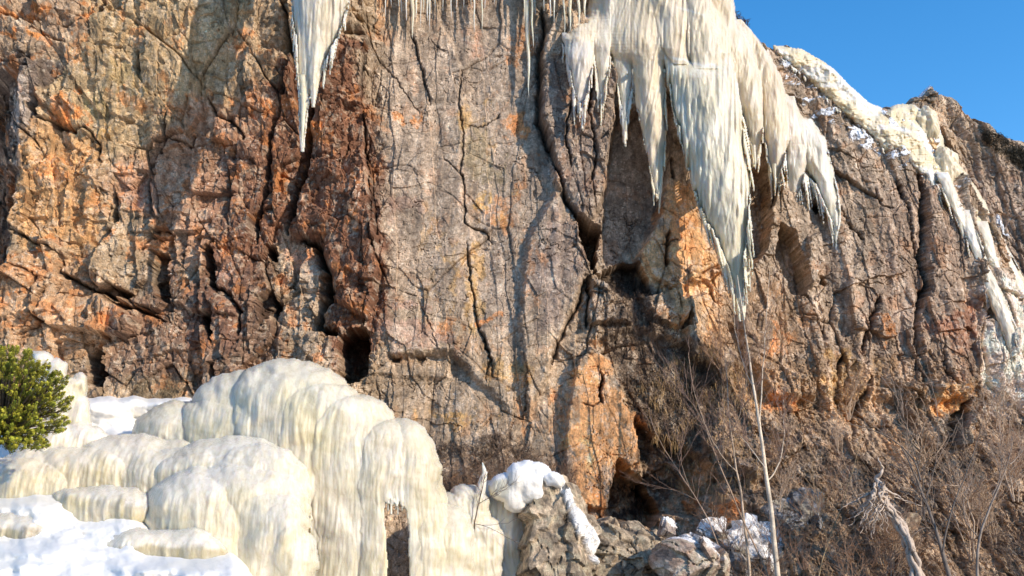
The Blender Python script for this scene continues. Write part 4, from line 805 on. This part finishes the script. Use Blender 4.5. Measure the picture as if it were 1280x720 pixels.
# snow slope (setting)
SP = [(470,22.6),(500,20.9),(540,19.9),(575,18.9),(600,18.1),(625,17.2),(650,16.4),(672,16.0),(700,15.2),(722,14.4),(760,13.2),(860,11),(1100,7)]
def snow_slope():
    gx_ = np.arange(-420, 640, 2.5); gy_ = np.concatenate([np.arange(480, 760, 2.), np.arange(760, 1100, 8.)]); P, Q = np.meshgrid(gx_, gy_)
    top = 497+.02*abs(P-130)+8*fbm(P*.02, P*0, 3, 9)
    yy = np.interp(Q+6*fbm(P*.018, Q*.018, 3, 700), [p[0] for p in SP], [p[1] for p in SP])
    yy = yy+.28*fbm(P*.011, Q*.03, 3, 702)+.06*fbm(P*.05, Q*.09, 5, 703, .6)+.02*fbm(P*.2, Q*.25, 3, 704)+np.maximum(0, (P-420)*.004)
    yy = yy+3.0*(1-sstep(-6, 5, Q-top))+3.2*sstep(285, 335, P)+1.3*sstep(150, 235, P)*(1-sstep(675, 712, Q))*sstep(560, 600, Q)
    for (cx, cy, rx, ry, T) in [(40,640,62,26,.8),(150,662,70,16,.4),(-10,712,120,26,.9),(210,712,80,14,.5),(130,506,70,18,.8),(270,675,40,20,.5),(60,690,50,16,.5),(330,728,60,20,.6)]:
        r2 = np.abs((P-cx)/rx)**2.2+np.abs((Q-cy)/ry)**2; yy = yy-T*np.exp(-r2*1.3)
    # shaded hollow
    r2 = ((P-182)/34)**2+((Q-522)/13)**2; yy = yy+.55*np.exp(-r2)
    V = np.stack(unproj(P, Q, yy), -1); nr, nc = P.shape; F = grid_faces(nr, nc)
    F = F[((Q > top-8) & (P < 345)).ravel()[F].all(1)]
    x_ = V[..., 0]; z_ = V[..., 2]
    C = np.zeros(P.shape+(3,))+np.array((.88,.85,.80)); g = (sstep(.05, .5, fbm(x_*1.2, z_*2.2, 5, 705, .6))*.45)[..., None]; C = C*(1-g)+np.array((.78,.74,.64))*g
    o = link_mesh('snow', V.reshape(-1, 3), F, M_SNOW, None, True, {'Col': C.reshape(-1, 3)}); tag(o, kind='structure'); return o
snow_slope()
# ground reaching the horizon
n = 120; g = np.sinh(np.linspace(-5.2, 5.2, n)); g = g/g.max()*900; GX, GY = np.meshgrid(g, g)
GZ = -.75+.25*fbm(GX*.2, GY*.2, 3, 710)*np.exp(-(GX**2+GY**2)/4e4)-.6*(GY < -3); GZ = np.where((GY > 26), -1.5, GZ)
kk = (1-(1-sstep(-4, 2, GX))*(GY > 3)*(GY < 26)*(GX > -30))[..., None]; C = np.array((.78,.78,.79))*(1-kk)+np.array((.085,.07,.045))*kk*(1+.3*fbm(GX*.1, GY*.1, 3, 9))[..., None]
tag(link_mesh('ground', np.stack([GX, GY, GZ], -1).reshape(-1, 3), grid_faces(n, n), M_SNOW, None, True, {'Col': C.reshape(-1, 3)}), kind='structure')
# unseen dark ring behind the viewer, added to block skylight and deepen shadows
n1 = 160; an = np.linspace(math.radians(150), math.radians(390), n1); tt = np.linspace(0, 1, 30)[:, None]
R0 = 140+120*tt+0*an; HZ = 62*sstep(0, 1, tt)*(.8+.25*fbm(an*3, an*0, 4, 5))+3*fbm(an*30+0*tt, tt*8, 3, 6)
an2 = an[None]+0*tt; HX = R0*np.cos(an2); HY = R0*np.sin(an2); C = np.array((.035,.045,.03))*(1+.5*fbm(HX*.1, HY*.1, 3, 8))[..., None]
hv = np.stack([HX, HY, HZ-1.5], -1).reshape(-1, 3); tag(link_mesh('sky_blocker', hv, grid_faces(30, n1)[:, ::-1], M_WOOD, None, True, {'Col': C.reshape(-1, 3)}), kind='structure')
# ---- small frozen seep right of the mound
e8 = empty('ice_curtain', at_px(615, 710, 19.6)); tag(e8, 'low white ice curtain between the big mound and the lichened boulder', 'ice')
lumps('ice_body', [(584,634,24,26,19.4,.6),(620,640,36,42,20.0,.5),(598,668,26,20,19.3,.5),(560,668,26,50,19.2,.6),(640,612,30,18,20.1,.4),(572,700,30,40,19.1,.5)], 535, 662, 585, 775, np.array((.84,.80,.70)), 691, e8, flute=.05, snow_amt=.5, bump=.04, res=1.1, SP=area_spikes(552, 655, 618, 700, 240, 18, 60, 1, 2.6, (.86,.83,.76), 102))
mb = MB()
P = np.array([at_px(*p) for p in [(603,578,19.1),(606,590,19.1),(601,610,19.1),(596,632,19.15),(590,655,19.2)]]); mb.tube(P, [.012,.06,.11,.15,.2], 7, WHT*.95); mb.build('ice_spike', M_ICE, e8)
# ================================================================== BOULDERS
def ico(sub):
    import bmesh
    bm = bmesh.new(); bmesh.ops.create_icosphere(bm, subdivisions=sub, radius=1); V = np.array([v.co[:] for v in bm.verts]); F = np.array([[v.index for v in f.verts] for f in bm.faces]); bm.free(); return V, F
n0 = lambda q: fbm(q[:, 0]*2.5, q[:, 2]*2.5, 4, 5)
ICO = {5: ico(5), 6: ico(6)}
def boulder(name, label, cx, cy, rx, ry, y, depth, seed, col, col2, sub=6, cuts=20, snow=0, planes=None, group=None, streak=None):
    V, F = ICO[sub]; R_ = np.random.default_rng(seed); D = V/np.linalg.norm(V, axis=1)[:, None]
    r = np.full(len(D), 1.25)
    for i in range(cuts):
        nrm = R_.normal(size=3); nrm /= np.linalg.norm(nrm); d = R_.uniform(.66, .95); c = D@nrm; r = np.where(c > .05, np.minimum(r, d/np.maximum(c, .05)), r)
    for nx, ny, nz, d in (planes or []):
        nrm = np.array((nx, ny, nz)); nrm = nrm/np.linalg.norm(nrm); c = D@nrm; r = np.where(c > .05, np.minimum(r, d/np.maximum(c, .05)), r)
    s = y/FPX; c0 = at_px(cx, cy, y); P = D*r[:, None]
    Pm = P*np.array((rx*s, depth, ry*s)); q = Pm+seed
    crk = np.exp(-(np.abs(fbm(q[:, 0]*1.1+q[:, 1], q[:, 2]*1.1, 3, seed, .6))/.035)**2)
    f, e, _ = facets(q[:, 0]/.35+q[:, 1]*.8, q[:, 2]/.35+q[:, 1]*.6, seed, .15, .05)
    dsp = f+.035*fbm(q[:, 0]*2.2+q[:, 1]*1.3, q[:, 2]*2.2-q[:, 1], 5, seed+1, .6)-.07*crk
    Pm = Pm+D*(dsp*min(1, rx*s/.8))[:, None]
    stk = np.zeros(len(D))
    if streak:
        bx, by = project(Pm[:, 0]+c0[0], Pm[:, 1]+c0[1], Pm[:, 2]+c0[2]); dd, _, tt, _ = poly_dist(bx.astype(np.float32)+3*n0(q), by.astype(np.float32), streak, False); stk = (1-sstep(.7, 1.25, dd/(3.5+13*tt)))*(D[:, 1] < .3)
        Pm = Pm+D*(stk*.07)[:, None]
    n1 = fbm(q[:, 0]*1.6+q[:, 1], q[:, 2]*1.6+.7*q[:, 1], 5, seed+2, .65); n2 = fbm(q[:, 0]*4+q[:, 1]*3, q[:, 2]*4, 4, seed+3, .7)
    k = sstep(-.15, .35, n1)[:, None]; C = np.array(col)*(1-k)+np.array(col2)*k
    k = (sstep(.2, .45, n2)*.55)[:, None]; C = C*(1-k)+np.array((.46,.40,.28))*k; k = (sstep(.25, .5, -n2)*.6)[:, None]; C = C*(1-k)+np.array((.07,.06,.05))*k
    if snow:
        k = (sstep(.15, .4, D[:, 2]*.7+.45*n1+snow)*.95)[:, None]; C = C*(1-k)+np.array((.80,.76,.72))*k
    C = C*(1-.6*crk[:, None]); C = C*(1-stk[:, None])+np.array((.80,.77,.73))*stk[:, None]; V2 = Pm+np.array(c0)
    o = link_mesh(name, V2, F, M_BOULDER, None, False, {'Col': np.clip(C, .02, .9)}); tag(o, label, 'boulder', group); return o
LI = (.25,.19,.13); LI2 = (.50,.38,.26); PKR = (.38,.26,.19)
boulder('boulder', 'tall dark lichen spotted boulder with a white streak down its right ridge', 695, 672, 60, 86, 19.6, .9, 3, LI, LI2, streak=[(700,600),(712,628),(722,650),(738,676),(756,700),(790,745)], planes=[(.75,-.2,.62,.72),(-.6,-.2,.75,.88),(-1,-.1,0,.78)])
boulder('boulder', 'broad flat topped grey rock right of the snow streaked boulder', 790, 700, 62, 52, 20.6, .8, 14, (.32,.24,.16), (.48,.37,.25), planes=[(0,-.1,1,.80),(-1,0,0,.9),(0,-1,.15,.8)])
boulder('boulder', 'small pink grey stone sitting on the edge of the flat rocks', 833, 663, 13, 13, 20.3, .25, 21, (.34,.27,.23), (.45,.40,.36), 5, snow=.05)
boulder('boulder', 'pale pink rock glazed with ice at the bottom edge', 872, 706, 46, 28, 19.5, .6, 25, PKR, (.5,.42,.34), snow=-.28)
boulder('boulder', 'pinkish square stone wedged between flat rock and glazed rock', 846, 690, 22, 20, 19.5, .35, 28, PKR, (.3,.26,.22), 6, snow=-.1)
boulder('boulder', 'rock buried in frost behind the birch trunks', 930, 700, 52, 44, 20.9, .8, 33, (.34,.30,.27), (.45,.42,.40), snow=-.05)
boulder('boulder', 'dark rounded rock under the frosted one, near the cave', 890, 668, 26, 18, 20.9, .5, 37, (.15,.12,.1), (.3,.26,.22), 6, snow=.1)
boulder('boulder', 'low rock half hidden below the orange slab', 735, 690, 40, 40, 20.9, .6, 39, (.32,.23,.15), (.46,.35,.23), 6)
boulder('boulder', 'orange tinted rock in the bare shrubs at the bottom right', 1105, 660, 40, 34, 21.2, .6, 43, (.30,.19,.12), (.22,.17,.13), 5)
boulder('boulder', 'grey frost dusted rock beneath the leaning shrub branches', 1000, 645, 42, 34, 21.4, .6, 47, (.20,.18,.16), (.36,.35,.35), 5, snow=.0)
# snow on the tall boulder
sc_, _ = lumps('snow_heap', [(656,598,27,22,19.35,.45),(632,610,24,18,19.4,.4),(675,592,14,14,19.3,.3),(644,620,20,22,19.35,.35),(692,600,12,12,19.15,.25),(666,612,14,20,19.2,.25)], 598, 715, 565, 650, np.array((.86,.84,.82)), 699, None, M_SNOW, closed=True, flute=.0, k=.07, bump=.04, res=1.1, snowc=(.88,.87,.86))
tag(sc_, 'rounded white heap of snow on top of the tall boulder', 'snow')
# ================================================================== PLANTS
def surfy(px, py): return float(wally(px, py))
def twig_tree(seed, h=2.2, stems=5, spread=.5, lev=4, r0=.016, seg=.16, up=.25, col=(.20,.135,.10), tipcol=(.26,.17,.13), kids=2, droop=0.):
    R_ = random.Random(seed); out = []
    def grow(p, d, ln, r, l):
        n = max(3, int(ln/seg)); P = [p]; dd = d.copy(); ws = []
        for i in range(n):
            dd = dd+np.array([R_.gauss(0, .16), R_.gauss(0, .16), R_.gauss(0, .10)+up*.18-droop*(i/n)*.3]); dd /= np.linalg.norm(dd); p = p+dd*ln/n; P.append(p)
            if l < lev and i > 0:
                for _ in range(kids if l else kids-1):
                    if R_.random() < .62: ws.append((p.copy(), dd.copy(), i/n))
        rr = np.linspace(r, max(r*.4, .0028), n+1); out.append((np.array(P), rr, l))
        for (q, e, t) in ws:
            s = np.array([R_.gauss(0, 1), R_.gauss(0, 1), R_.gauss(0, .5)]); s /= np.linalg.norm(s); e2 = e*.75+s*.62; e2 /= np.linalg.norm(e2)
            grow(q, e2, ln*R_.uniform(.28, .55)*(1.1-.45*t), max(r*(.66-.2*t), .0045), l+1)
    for _ in range(stems):
        a = R_.uniform(0, 6.28); s = R_.uniform(.1, 1)*spread; grow(np.array([.06*math.cos(a), .06*math.sin(a), -.15]), np.array([math.cos(a)*s, math.sin(a)*s, 1.]), h*R_.uniform(.6, 1), r0*R_.uniform(.6, 1.1), 0)
    return out
def tree_mesh(out, sel, col, tip):
    mb = MB()
    for P, r, l in out:
        if sel(l): mb.tube(P, r, 5 if l == 0 else 3, np.array(col) if l < 2 else np.array(tip))
    return mb
PROT = []
def shrub_proto(seed, kw, col, tip):
    out = twig_tree(seed, **kw); e = empty('bare_shrub', (0, 0, 0))
    tree_mesh(out, lambda l: l == 0, col, tip).build('stem', M_WOOD, e); tree_mesh(out, lambda l: l > 0, col, tip).build('branches', M_WOOD, e)
    return e
def copy_thing(e):
    r = e.copy(); COL.objects.link(r)
    for ch in e.children:
        c = ch.copy(); COL.objects.link(c); c.parent = r
    return r
VAR = [(dict(h=1.9, stems=5, spread=.6, kids=3, lev=2, r0=.016), (.40,.25,.16), (.36,.21,.13)), (dict(h=2.3, stems=4, spread=.5, kids=3, lev=2, r0=.019), (.56,.42,.30), (.42,.28,.19)), (dict(h=1.4, stems=8, spread=.9, lev=3, r0=.012), (.30,.18,.12), (.28,.165,.11)),
       (dict(h=1.1, stems=9, spread=1.1, lev=3, r0=.007, seg=.10), (.28,.19,.12), (.24,.15,.10)), (dict(h=1.6, stems=6, spread=.8, lev=3, r0=.010), (.14,.10,.08), (.13,.09,.07))]
protos = [shrub_proto(900+i*3, *v) for i, v in enumerate(VAR)]
usedp = [False]*len(VAR)
def put_shrub(kind, px, py, s, label, group=None, yo=.1, rot=None):
    e = protos[kind] if not usedp[kind] else copy_thing(protos[kind]); usedp[kind] = True
    y = surfy(px, py)-yo; e.location = at_px(px, py, y); e.rotation_euler = (random.uniform(-.12, .2), random.uniform(-.2, .2), random.uniform(0, 6.28) if rot is None else rot); e.scale = (s,)*3
    tag(e, label, 'shrub', group); return e
R_ = random.Random(77)
G = 'bare shrubs tangled at the foot of the cliff'
for i in range(50):
    px = 1330-470*R_.random()**1.25; lo = 560+max(0, (1000-px))*.35; py = R_.uniform(lo+10, 750)
    if px < 960 and py < 690 and R_.random() < .6: continue
    k = R_.choice([0, 1, 1, 2, 4, 3, 3]); put_shrub(k, px, py, R_.uniform(.55, 1.0), 'leafless brown shrub in the dense tangle at the foot of the cliff on the right', G, R_.uniform(.05, .5))
for i in range(14):
    put_shrub(R_.choice([2, 3]), R_.uniform(548, 715), R_.uniform(590, 640), R_.uniform(.5, .85), 'low bare twiggy shrub between the ice mound and the orange slab', 'low shrubs behind the mound', .15)
for i in range(12):
    a = R_.random(); put_shrub(R_.choice([2, 3, 4]), 760+a*150+R_.uniform(-20, 20), 420+a*70+R_.uniform(-25, 60), R_.uniform(.3, .6), 'small dry shrub clinging to the dark ledges below the rock alcove', 'dry shrubs on the dark ledges', .05)
for px, py, k, s, lb in [(905,470,0,.8,'reddish shrub on the ledge right below the tip of the longest ice column'),(1060,520,1,.7,'grey twiggy shrub on the rock ledge above the pale dead root'),(1255,560,1,1.1,'tall grey shrub at the right edge below the frosted wall'),(1150,640,1,1.2,'large shrub with pale stems right of the dead root'),
      (640,650,3,.5,'small shrub in front of the low white ice curtain'),(800,655,4,.8,'dark shrub in the mouth of the small cave'),(1215,690,1,1.3,'large pale stemmed shrub at the bottom right corner')]:
    put_shrub(k, px, py, s, lb, None, .25)
# traced saplings
def sapling(name, label, cat, trunk, r0, r1, col, branches, yoff=.8, twigs=(.26,.17,.13), seed=1, ntw=26, gold=None):
    px0, py0 = trunk[0]; yb = gold or surfy(px0, min(py0, 740))-yoff; e = empty(name, at_px(px0, py0, yb)); tag(e, label, cat)
    def path(pts, ya, yz):
        pts = np.array(pts, float); n = len(pts)*6; t = np.linspace(0, 1, n); tp = np.linspace(0, 1, len(pts))
        q = [np.polyval(np.polyfit(tp, pts[:, i], min(3, len(pts)-1)), t) for i in (0, 1)]
        return np.stack(unproj(q[0]+1.1*perlin(t*7, t*0+pts[0, 0], 3), q[1], np.linspace(ya, yz, n)), -1)
    P = path(trunk, yb, yb+.3); mb = MB(); rr = np.linspace(r0, r1, len(P))
    c = np.array(col)[None]*(1-.35*(_h(np.arange(len(P))*3, np.arange(len(P)), seed)[:, None] > .72)); mb.tube(P, rr, 7, c); mb.build('trunk', M_WOOD, e)
    RR = random.Random(seed); tw = MB()
    for bi, (bp, ra, rb) in enumerate(branches):
        B = path(bp, yb+RR.uniform(-.1, .3), yb+RR.uniform(-.5, .6)); m = MB(); m.tube(B, np.linspace(ra, rb, len(B)), 5, np.array(col)*.9); m.build('branch', M_WOOD, e)
    srcs = [P]+[path(b[0], yb, yb+.2) for b in branches]
    for _ in range(ntw):
        S = RR.choice(srcs); i = RR.randrange(len(S)//4, len(S)-1); d = S[i+1]-S[i]; d = d/np.linalg.norm(d)
        d = d*.9+np.array([RR.gauss(0, .55), RR.gauss(0, .4), .25]); d /= np.linalg.norm(d); ln = RR.uniform(.3, 1.1); t = np.linspace(0, 1, 7)[:, None]
        Q = S[i]+d*t*ln+np.array([0, 0, .18])*t**2*ln+.03*np.array([[RR.gauss(0, 1) for _ in range(3)] for _ in range(7)])*t; tw.tube(Q, np.linspace(.006, .0025, 7), 3, np.array(twigs))
        for _ in range(3):
            j = RR.randrange(2, 6); d2 = d+np.array([RR.gauss(0, .5), RR.gauss(0, .4), .2]); d2 /= np.linalg.norm(d2); tw.tube(Q[j]+d2*t*ln*.45, np.linspace(.004, .002, 7), 3, np.array(twigs))
    tw.build('twigs', M_WOOD, e); return e
BI = (.80,.66,.50); TN = (.60,.46,.33)
sapling('birch_tree', 'tallest slender birch, its pale trunk reaching up to the longest ice column', 'tree', [(973,735),(966,660),(957,590),(950,540),(941,470),(930,410),(922,345)], .062, .008, BI, [([(960,600),(975,575),(980,540),(979,500)],.018,.005),([(950,530),(953,470),(957,410),(962,340)],.02,.004),([(944,490),(925,440),(917,390)],.014,.004),([(956,585),(938,560),(925,545)],.012,.004)], seed=5, ntw=80, gold=19.6)
sapling('birch_tree', 'thin tan birch just left of the tallest one', 'tree', [(938,735),(930,650),(925,610),(916,560),(912,520),(906,440)], .034, .006, TN, [([(921,590),(896,560),(878,520)],.012,.004),([(915,540),(930,500),(934,450)],.010,.003)], seed=7, ntw=50, gold=19.9)
sapling('birch_tree', 'thin sapling leaning left from the frosted rocks towards the dark ledges', 'tree', [(960,720),(925,640),(890,560),(872,500),(860,440)], .022, .004, (.42,.29,.2), [([(900,585),(905,540),(902,480)],.008,.003),([(880,530),(862,500),(848,490)],.007,.003)], seed=9, ntw=26, gold=19.8)
sapling('birch_tree', 'low sapling arching left over the mouth of the small cave', 'tree', [(900,690),(880,640),(855,600),(830,560),(812,520)], .016, .004, (.40,.28,.2), [([(862,610),(850,570),(846,530)],.007,.003),([(870,625),(840,612),(815,612)],.007,.003)], seed=13, ntw=20, gold=19.9)
sapling('bare_tree', 'bare tree with pale branches arching left over the dead root', 'tree', [(1190,740),(1182,700),(1174,670),(1160,650),(1152,610),(1140,580),(1126,560)], .055, .014, (.22,.18,.15), [([(1150,600),(1142,575),(1120,552),(1095,540),(1062,530)],.022,.006),([(1164,650),(1150,620),(1125,610)],.014,.004),([(1158,620),(1172,560),(1170,500)],.014,.003),([(1148,580),(1132,530),(1120,490)],.012,.003),([(1178,690),(1192,640),(1200,600),(1222,560),(1232,500)],.022,.004),([(1170,662),(1150,662),(1135,680)],.014,.004)], seed=17, ntw=60, gold=19.6, twigs=(.34,.25,.19))
sapling('bare_tree', 'crooked bare tree with pale wavy stems near the right edge', 'tree', [(1225,745),(1228,700),(1222,670),(1236,640),(1246,600),(1268,575),(1262,545)], .035, .008, (.38,.30,.24), [([(1240,620),(1252,580),(1240,540)],.012,.004),([(1222,670),(1205,640),(1215,600)],.014,.004),([(1262,580),(1280,560),(1295,520)],.012,.004)], seed=19, ntw=60, gold=19.4, twigs=(.34,.25,.19))
sapling('bare_tree', 'thin golden brown stems fanning out left of the dead root', 'tree', [(1020,735),(1032,690),(1048,640),(1066,590),(1076,540)], .018, .004, (.36,.26,.15), [([(1036,680),(1020,620),(1015,560)],.010,.003),([(1030,700),(1060,660),(1085,640)],.010,.003)], seed=23, ntw=40, gold=19.7, twigs=(.33,.22,.13))
sapling('dry_stem', 'single bare stem with short twigs standing in front of the white ice spike', 'stem', [(592,668),(596,640),(603,610),(609,580)], .014, .004, (.10,.06,.045), [([(594,655),(612,660),(634,672)],.007,.003),([(598,630),(612,622),(622,618)],.005,.002)], seed=29, ntw=14, gold=18.6, twigs=(.12,.08,.06))
# dead pale root
rt = empty('dead_root', at_px(1130, 720, 19.5)); tag(rt, 'pale weathered dead root with tangled arms, lying among the bare shrubs', 'dead root')
def rpath(pts, y, r, name, sides=9, wob=2.0, seed=1):
    pts = np.array(pts, float); n = len(pts)*7; t = np.linspace(0, 1, n); tp = np.linspace(0, 1, len(pts))
    px = np.interp(t, tp, pts[:, 0])+wob*fbm(t*6, t*0+seed, 3, seed); py = np.interp(t, tp, pts[:, 1]); rr = np.interp(t, np.linspace(0, 1, len(r)), r)*(1+.22*fbm(t*6, t*0+seed, 3, seed+2))
    mb = MB(); mb.tube(np.stack(unproj(px, py, y+.15*perlin(t*4, t*0, seed)), -1), np.maximum(rr, .006), sides, (.56,.45,.36)); return mb.build(name, M_WOOD, rt)
RR = random.Random(3)
for i in range(11):
    ox, oy = RR.uniform(-7, 7), RR.uniform(-3, 3); rpath([(1150+ox*1.6,745),(1144+ox,715+oy),(1137+ox*.8,690+oy),(1128+ox*.7,665+oy),(1116+ox*.8,646+oy),(1106+ox*.6,630+oy),(1100+ox*.4,606+oy)], 19.5+RR.uniform(-.08, .08), [RR.uniform(.05,.09),.05,.04,.05,.035,.04,.02], 'trunk' if i == 0 else 'root_strand', 7, 5, 80+i)
rpath([(1100,616),(1096,600),(1103,588),(1098,572)], 19.5, [.07,.05,.03,.01], 'root_arm', 8, 3, 3)
RR = random.Random(5)
for i in range(46):
    a = RR.gauss(1.65, .75); ln = RR.uniform(14, 56); rpath([(1099+RR.uniform(-6, 6), 610+RR.uniform(-8, 8)), (1099+math.cos(a)*ln*.5, 612+math.sin(a)*ln*.5+4), (1099+math.cos(a)*ln, 612+math.sin(a)*ln+8)], 19.4+RR.uniform(-.2, .2), [.028,.014,.004], 'root_arm', 6, 5, 10+i)
# dry grass and heather (uncountable)
def tufts(name, pts, blades, ln, col, down, seed, r=.006, spread=.6, sides=3, rel=.02):
    R_ = np.random.default_rng(seed); P0 = np.array(pts); n = len(P0); k = blades
    P0 = np.repeat(P0, k, 0)+R_.normal(0, .05, (n*k, 3)); L = ln*R_.uniform(.4, 1.2, (n*k, 1))
    D = np.stack([R_.normal(0, spread, n*k), -abs(R_.normal(.35, .3, n*k)), np.full(n*k, -.9 if down else .9)], 1); D /= np.linalg.norm(D, axis=1)[:, None]
    side = np.cross(D, R_.normal(size=(n*k, 3))); side /= np.linalg.norm(side, axis=1)[:, None]+1e-6
    bend = np.array([0, -.05, -.35])*L
    a = P0-side*r; b = P0+side*r; m1 = P0+D*L*.5+side*r*.8; m0 = P0+D*L*.5-side*r*.8; tp = P0+D*L+bend
    V = np.stack([a, b, m1, m0, tp], 1).reshape(-1, 3); i = np.arange(n*k)[:, None]*5
    C = np.repeat(np.array(col)[None]*R_.uniform(.6, 1.4, (n*k, 1)), 5, 0)
    o = link_mesh(name, V, [i+np.array([[0, 1, 2, 3]]), i+np.array([[3, 2, 4]])], M_WOOD, None, False, {'Col': C}); tag(o, kind='stuff'); return o
def scatter(poly, n, seed, off=.0, dens=None):
    R_ = np.random.default_rng(seed); xs = [p[0] for p in poly]; ys = [p[1] for p in poly]; px = R_.uniform(min(xs), max(xs), n*3); py = R_.uniform(min(ys), max(ys), n*3)
    d, s, t_, ins = poly_dist(px.astype(np.float32), py.astype(np.float32), poly, True); ok = ins & (fbm(px*.03, py*.03, 3, seed) > -.25+R_.uniform(-.3, .3, n*3)); px, py = px[ok][:n], py[ok][:n]
    y = wally(px, py)-off; return np.stack(unproj(px, py, y), -1)
HE = [(745,350),(800,345),(812,372),(840,410),(900,460),(905,500),(880,560),(830,590),(800,560),(785,500),(765,450),(745,415)]
tag(tufts('heather', scatter(HE, 1500, 1), 8, .12, (.105,.07,.05), False, 2, .005, 1.0), 'dark brown heather matted over the ledges below the rock alcove', 'heather')
tag(tufts('dry_grass', scatter([(790,450),(900,430),(960,480),(990,560),(900,640),(830,600)], 420, 3), 7, .24, (.44,.28,.13), True, 4, .005, .35), 'golden dry grass hanging from the ledges right of the orange slab', 'grass')
tag(tufts('dry_grass', scatter([(905,370),(985,350),(1000,430),(960,500),(900,500),(880,440)], 450, 5), 6, .26, (.44,.30,.18), False, 6, .004, .25), 'upright straw coloured stalks on the wall right below the longest ice column', 'grass')
tag(tufts('dry_grass', scatter([(1000,440),(1220,500),(1330,520),(1330,760),(860,760),(900,620),(960,560)], 800, 7), 7, .13, (.30,.20,.12), False, 8, .005, .8), 'brown dry grass and stalks covering the ground below the shrubs on the right', 'grass')
tag(tufts('dry_grass', scatter([(540,560),(640,540),(715,590),(720,660),(640,650),(545,630)], 1300, 9), 8, .16, (.17,.115,.08), False, 10, .005, .9), 'dark dry growth at the foot of the wall behind the ice mound', 'grass')
tag(tufts('dry_grass', scatter([(170,480),(230,478),(225,500),(170,500)], 160, 11), 8, .16, (.30,.22,.13), False, 12, .005, .9), 'straw tuft on the rock above the shaded snow hollow', 'grass')
tag(tufts('skyline_scrub', scatter([(1228,158),(1262,176),(1300,196),(1300,222),(1255,196),(1230,176)], 500, 13, .05), 12, .12, (.06,.05,.035), False, 14, .008, .9), 'dark low scrub along the skyline of the far crag', 'scrub')
tag(tufts('skyline_scrub', scatter([(912,14),(932,28),(932,44),(912,34)], 60, 15, -.8), 12, .16, (.10,.07,.05), False, 16, .008, .9), 'small dark tuft on the brow just above the hanging ice', 'scrub')
# evergreen bush
jb = empty('evergreen_bush', at_px(25, 560, 15.8)); tag(jb, 'green juniper bush at the left edge above the snow', 'bush')
R_ = random.Random(31); LV = []; LC = []; st = MB()
cen = np.array(at_px(2, 545, 15.95))
for i in range(1500):
    while True:
        px = R_.uniform(-70, 92); py = R_.uniform(428, 560)
        edge = 90-(abs(py-505)/58)**2*26-6*math.sin(py*.21) - (10 if 540 < py else 0); topy = 428+max(0, px-20)*.62+4*math.sin(px*.3)
        if px < edge and py > topy and not (-2 < px < 18 and 488 < py < 508 and R_.random() < .8): break
    y = 15.9+R_.uniform(-.85, .5)*math.sqrt(max(.05, 1-((px-0)/95)**2)); tip = np.array(at_px(px, py, y))
    ax = (tip-cen)*np.array([1, 1, .8])+np.array([R_.gauss(0, .25), R_.gauss(0, .25), .35+R_.gauss(0, .2)]); ax /= np.linalg.norm(ax); L = R_.uniform(.08, .17); base = tip-ax*L
    if R_.random() < .5: st.tube(np.array([cen+(base-cen)*.2, cen+(base-cen)*.6+np.array([0, 0, .03]), base, tip]), [.012, .008, .005, .003], 3, (.12,.09,.06))
    g = R_.uniform(.7, 1.3); yel = R_.random()
    for j in range(64):
        t = R_.random()**.8; p = base+ax*L*t*1.08; d = np.array([R_.gauss(0, 1), R_.gauss(0, 1), R_.gauss(0, 1)]); d -= ax*np.dot(d, ax); d /= np.linalg.norm(d)+1e-6; q = ax*.8+d*.75; q /= np.linalg.norm(q)
        ln = R_.uniform(.018, .038)*(1.2-.5*t); s = np.cross(q, d); s /= np.linalg.norm(s)+1e-6; wd = .006+.005*R_.random(); p = p+d*(.012+.028*R_.random())*(1-.7*t)
        LV += [p-s*wd*.5, p+s*wd*.5, p+q*ln*.55+s*wd, p+q*ln, p+q*ln*.55-s*wd]; c = np.array((.26+.10*yel, .285+.03*yel, .035))*g*(.7+.6*t); LC += [c]*5
nl = len(LV)//5; i = np.arange(nl)[:, None]*5
link_mesh('foliage', np.array(LV), [i+np.array([[0, 1, 2, 4]]), i+np.array([[4, 2, 3]])], M_LEAF, jb, False, {'Col': np.array(LC)}); st.build('stem', M_WOOD, jb)
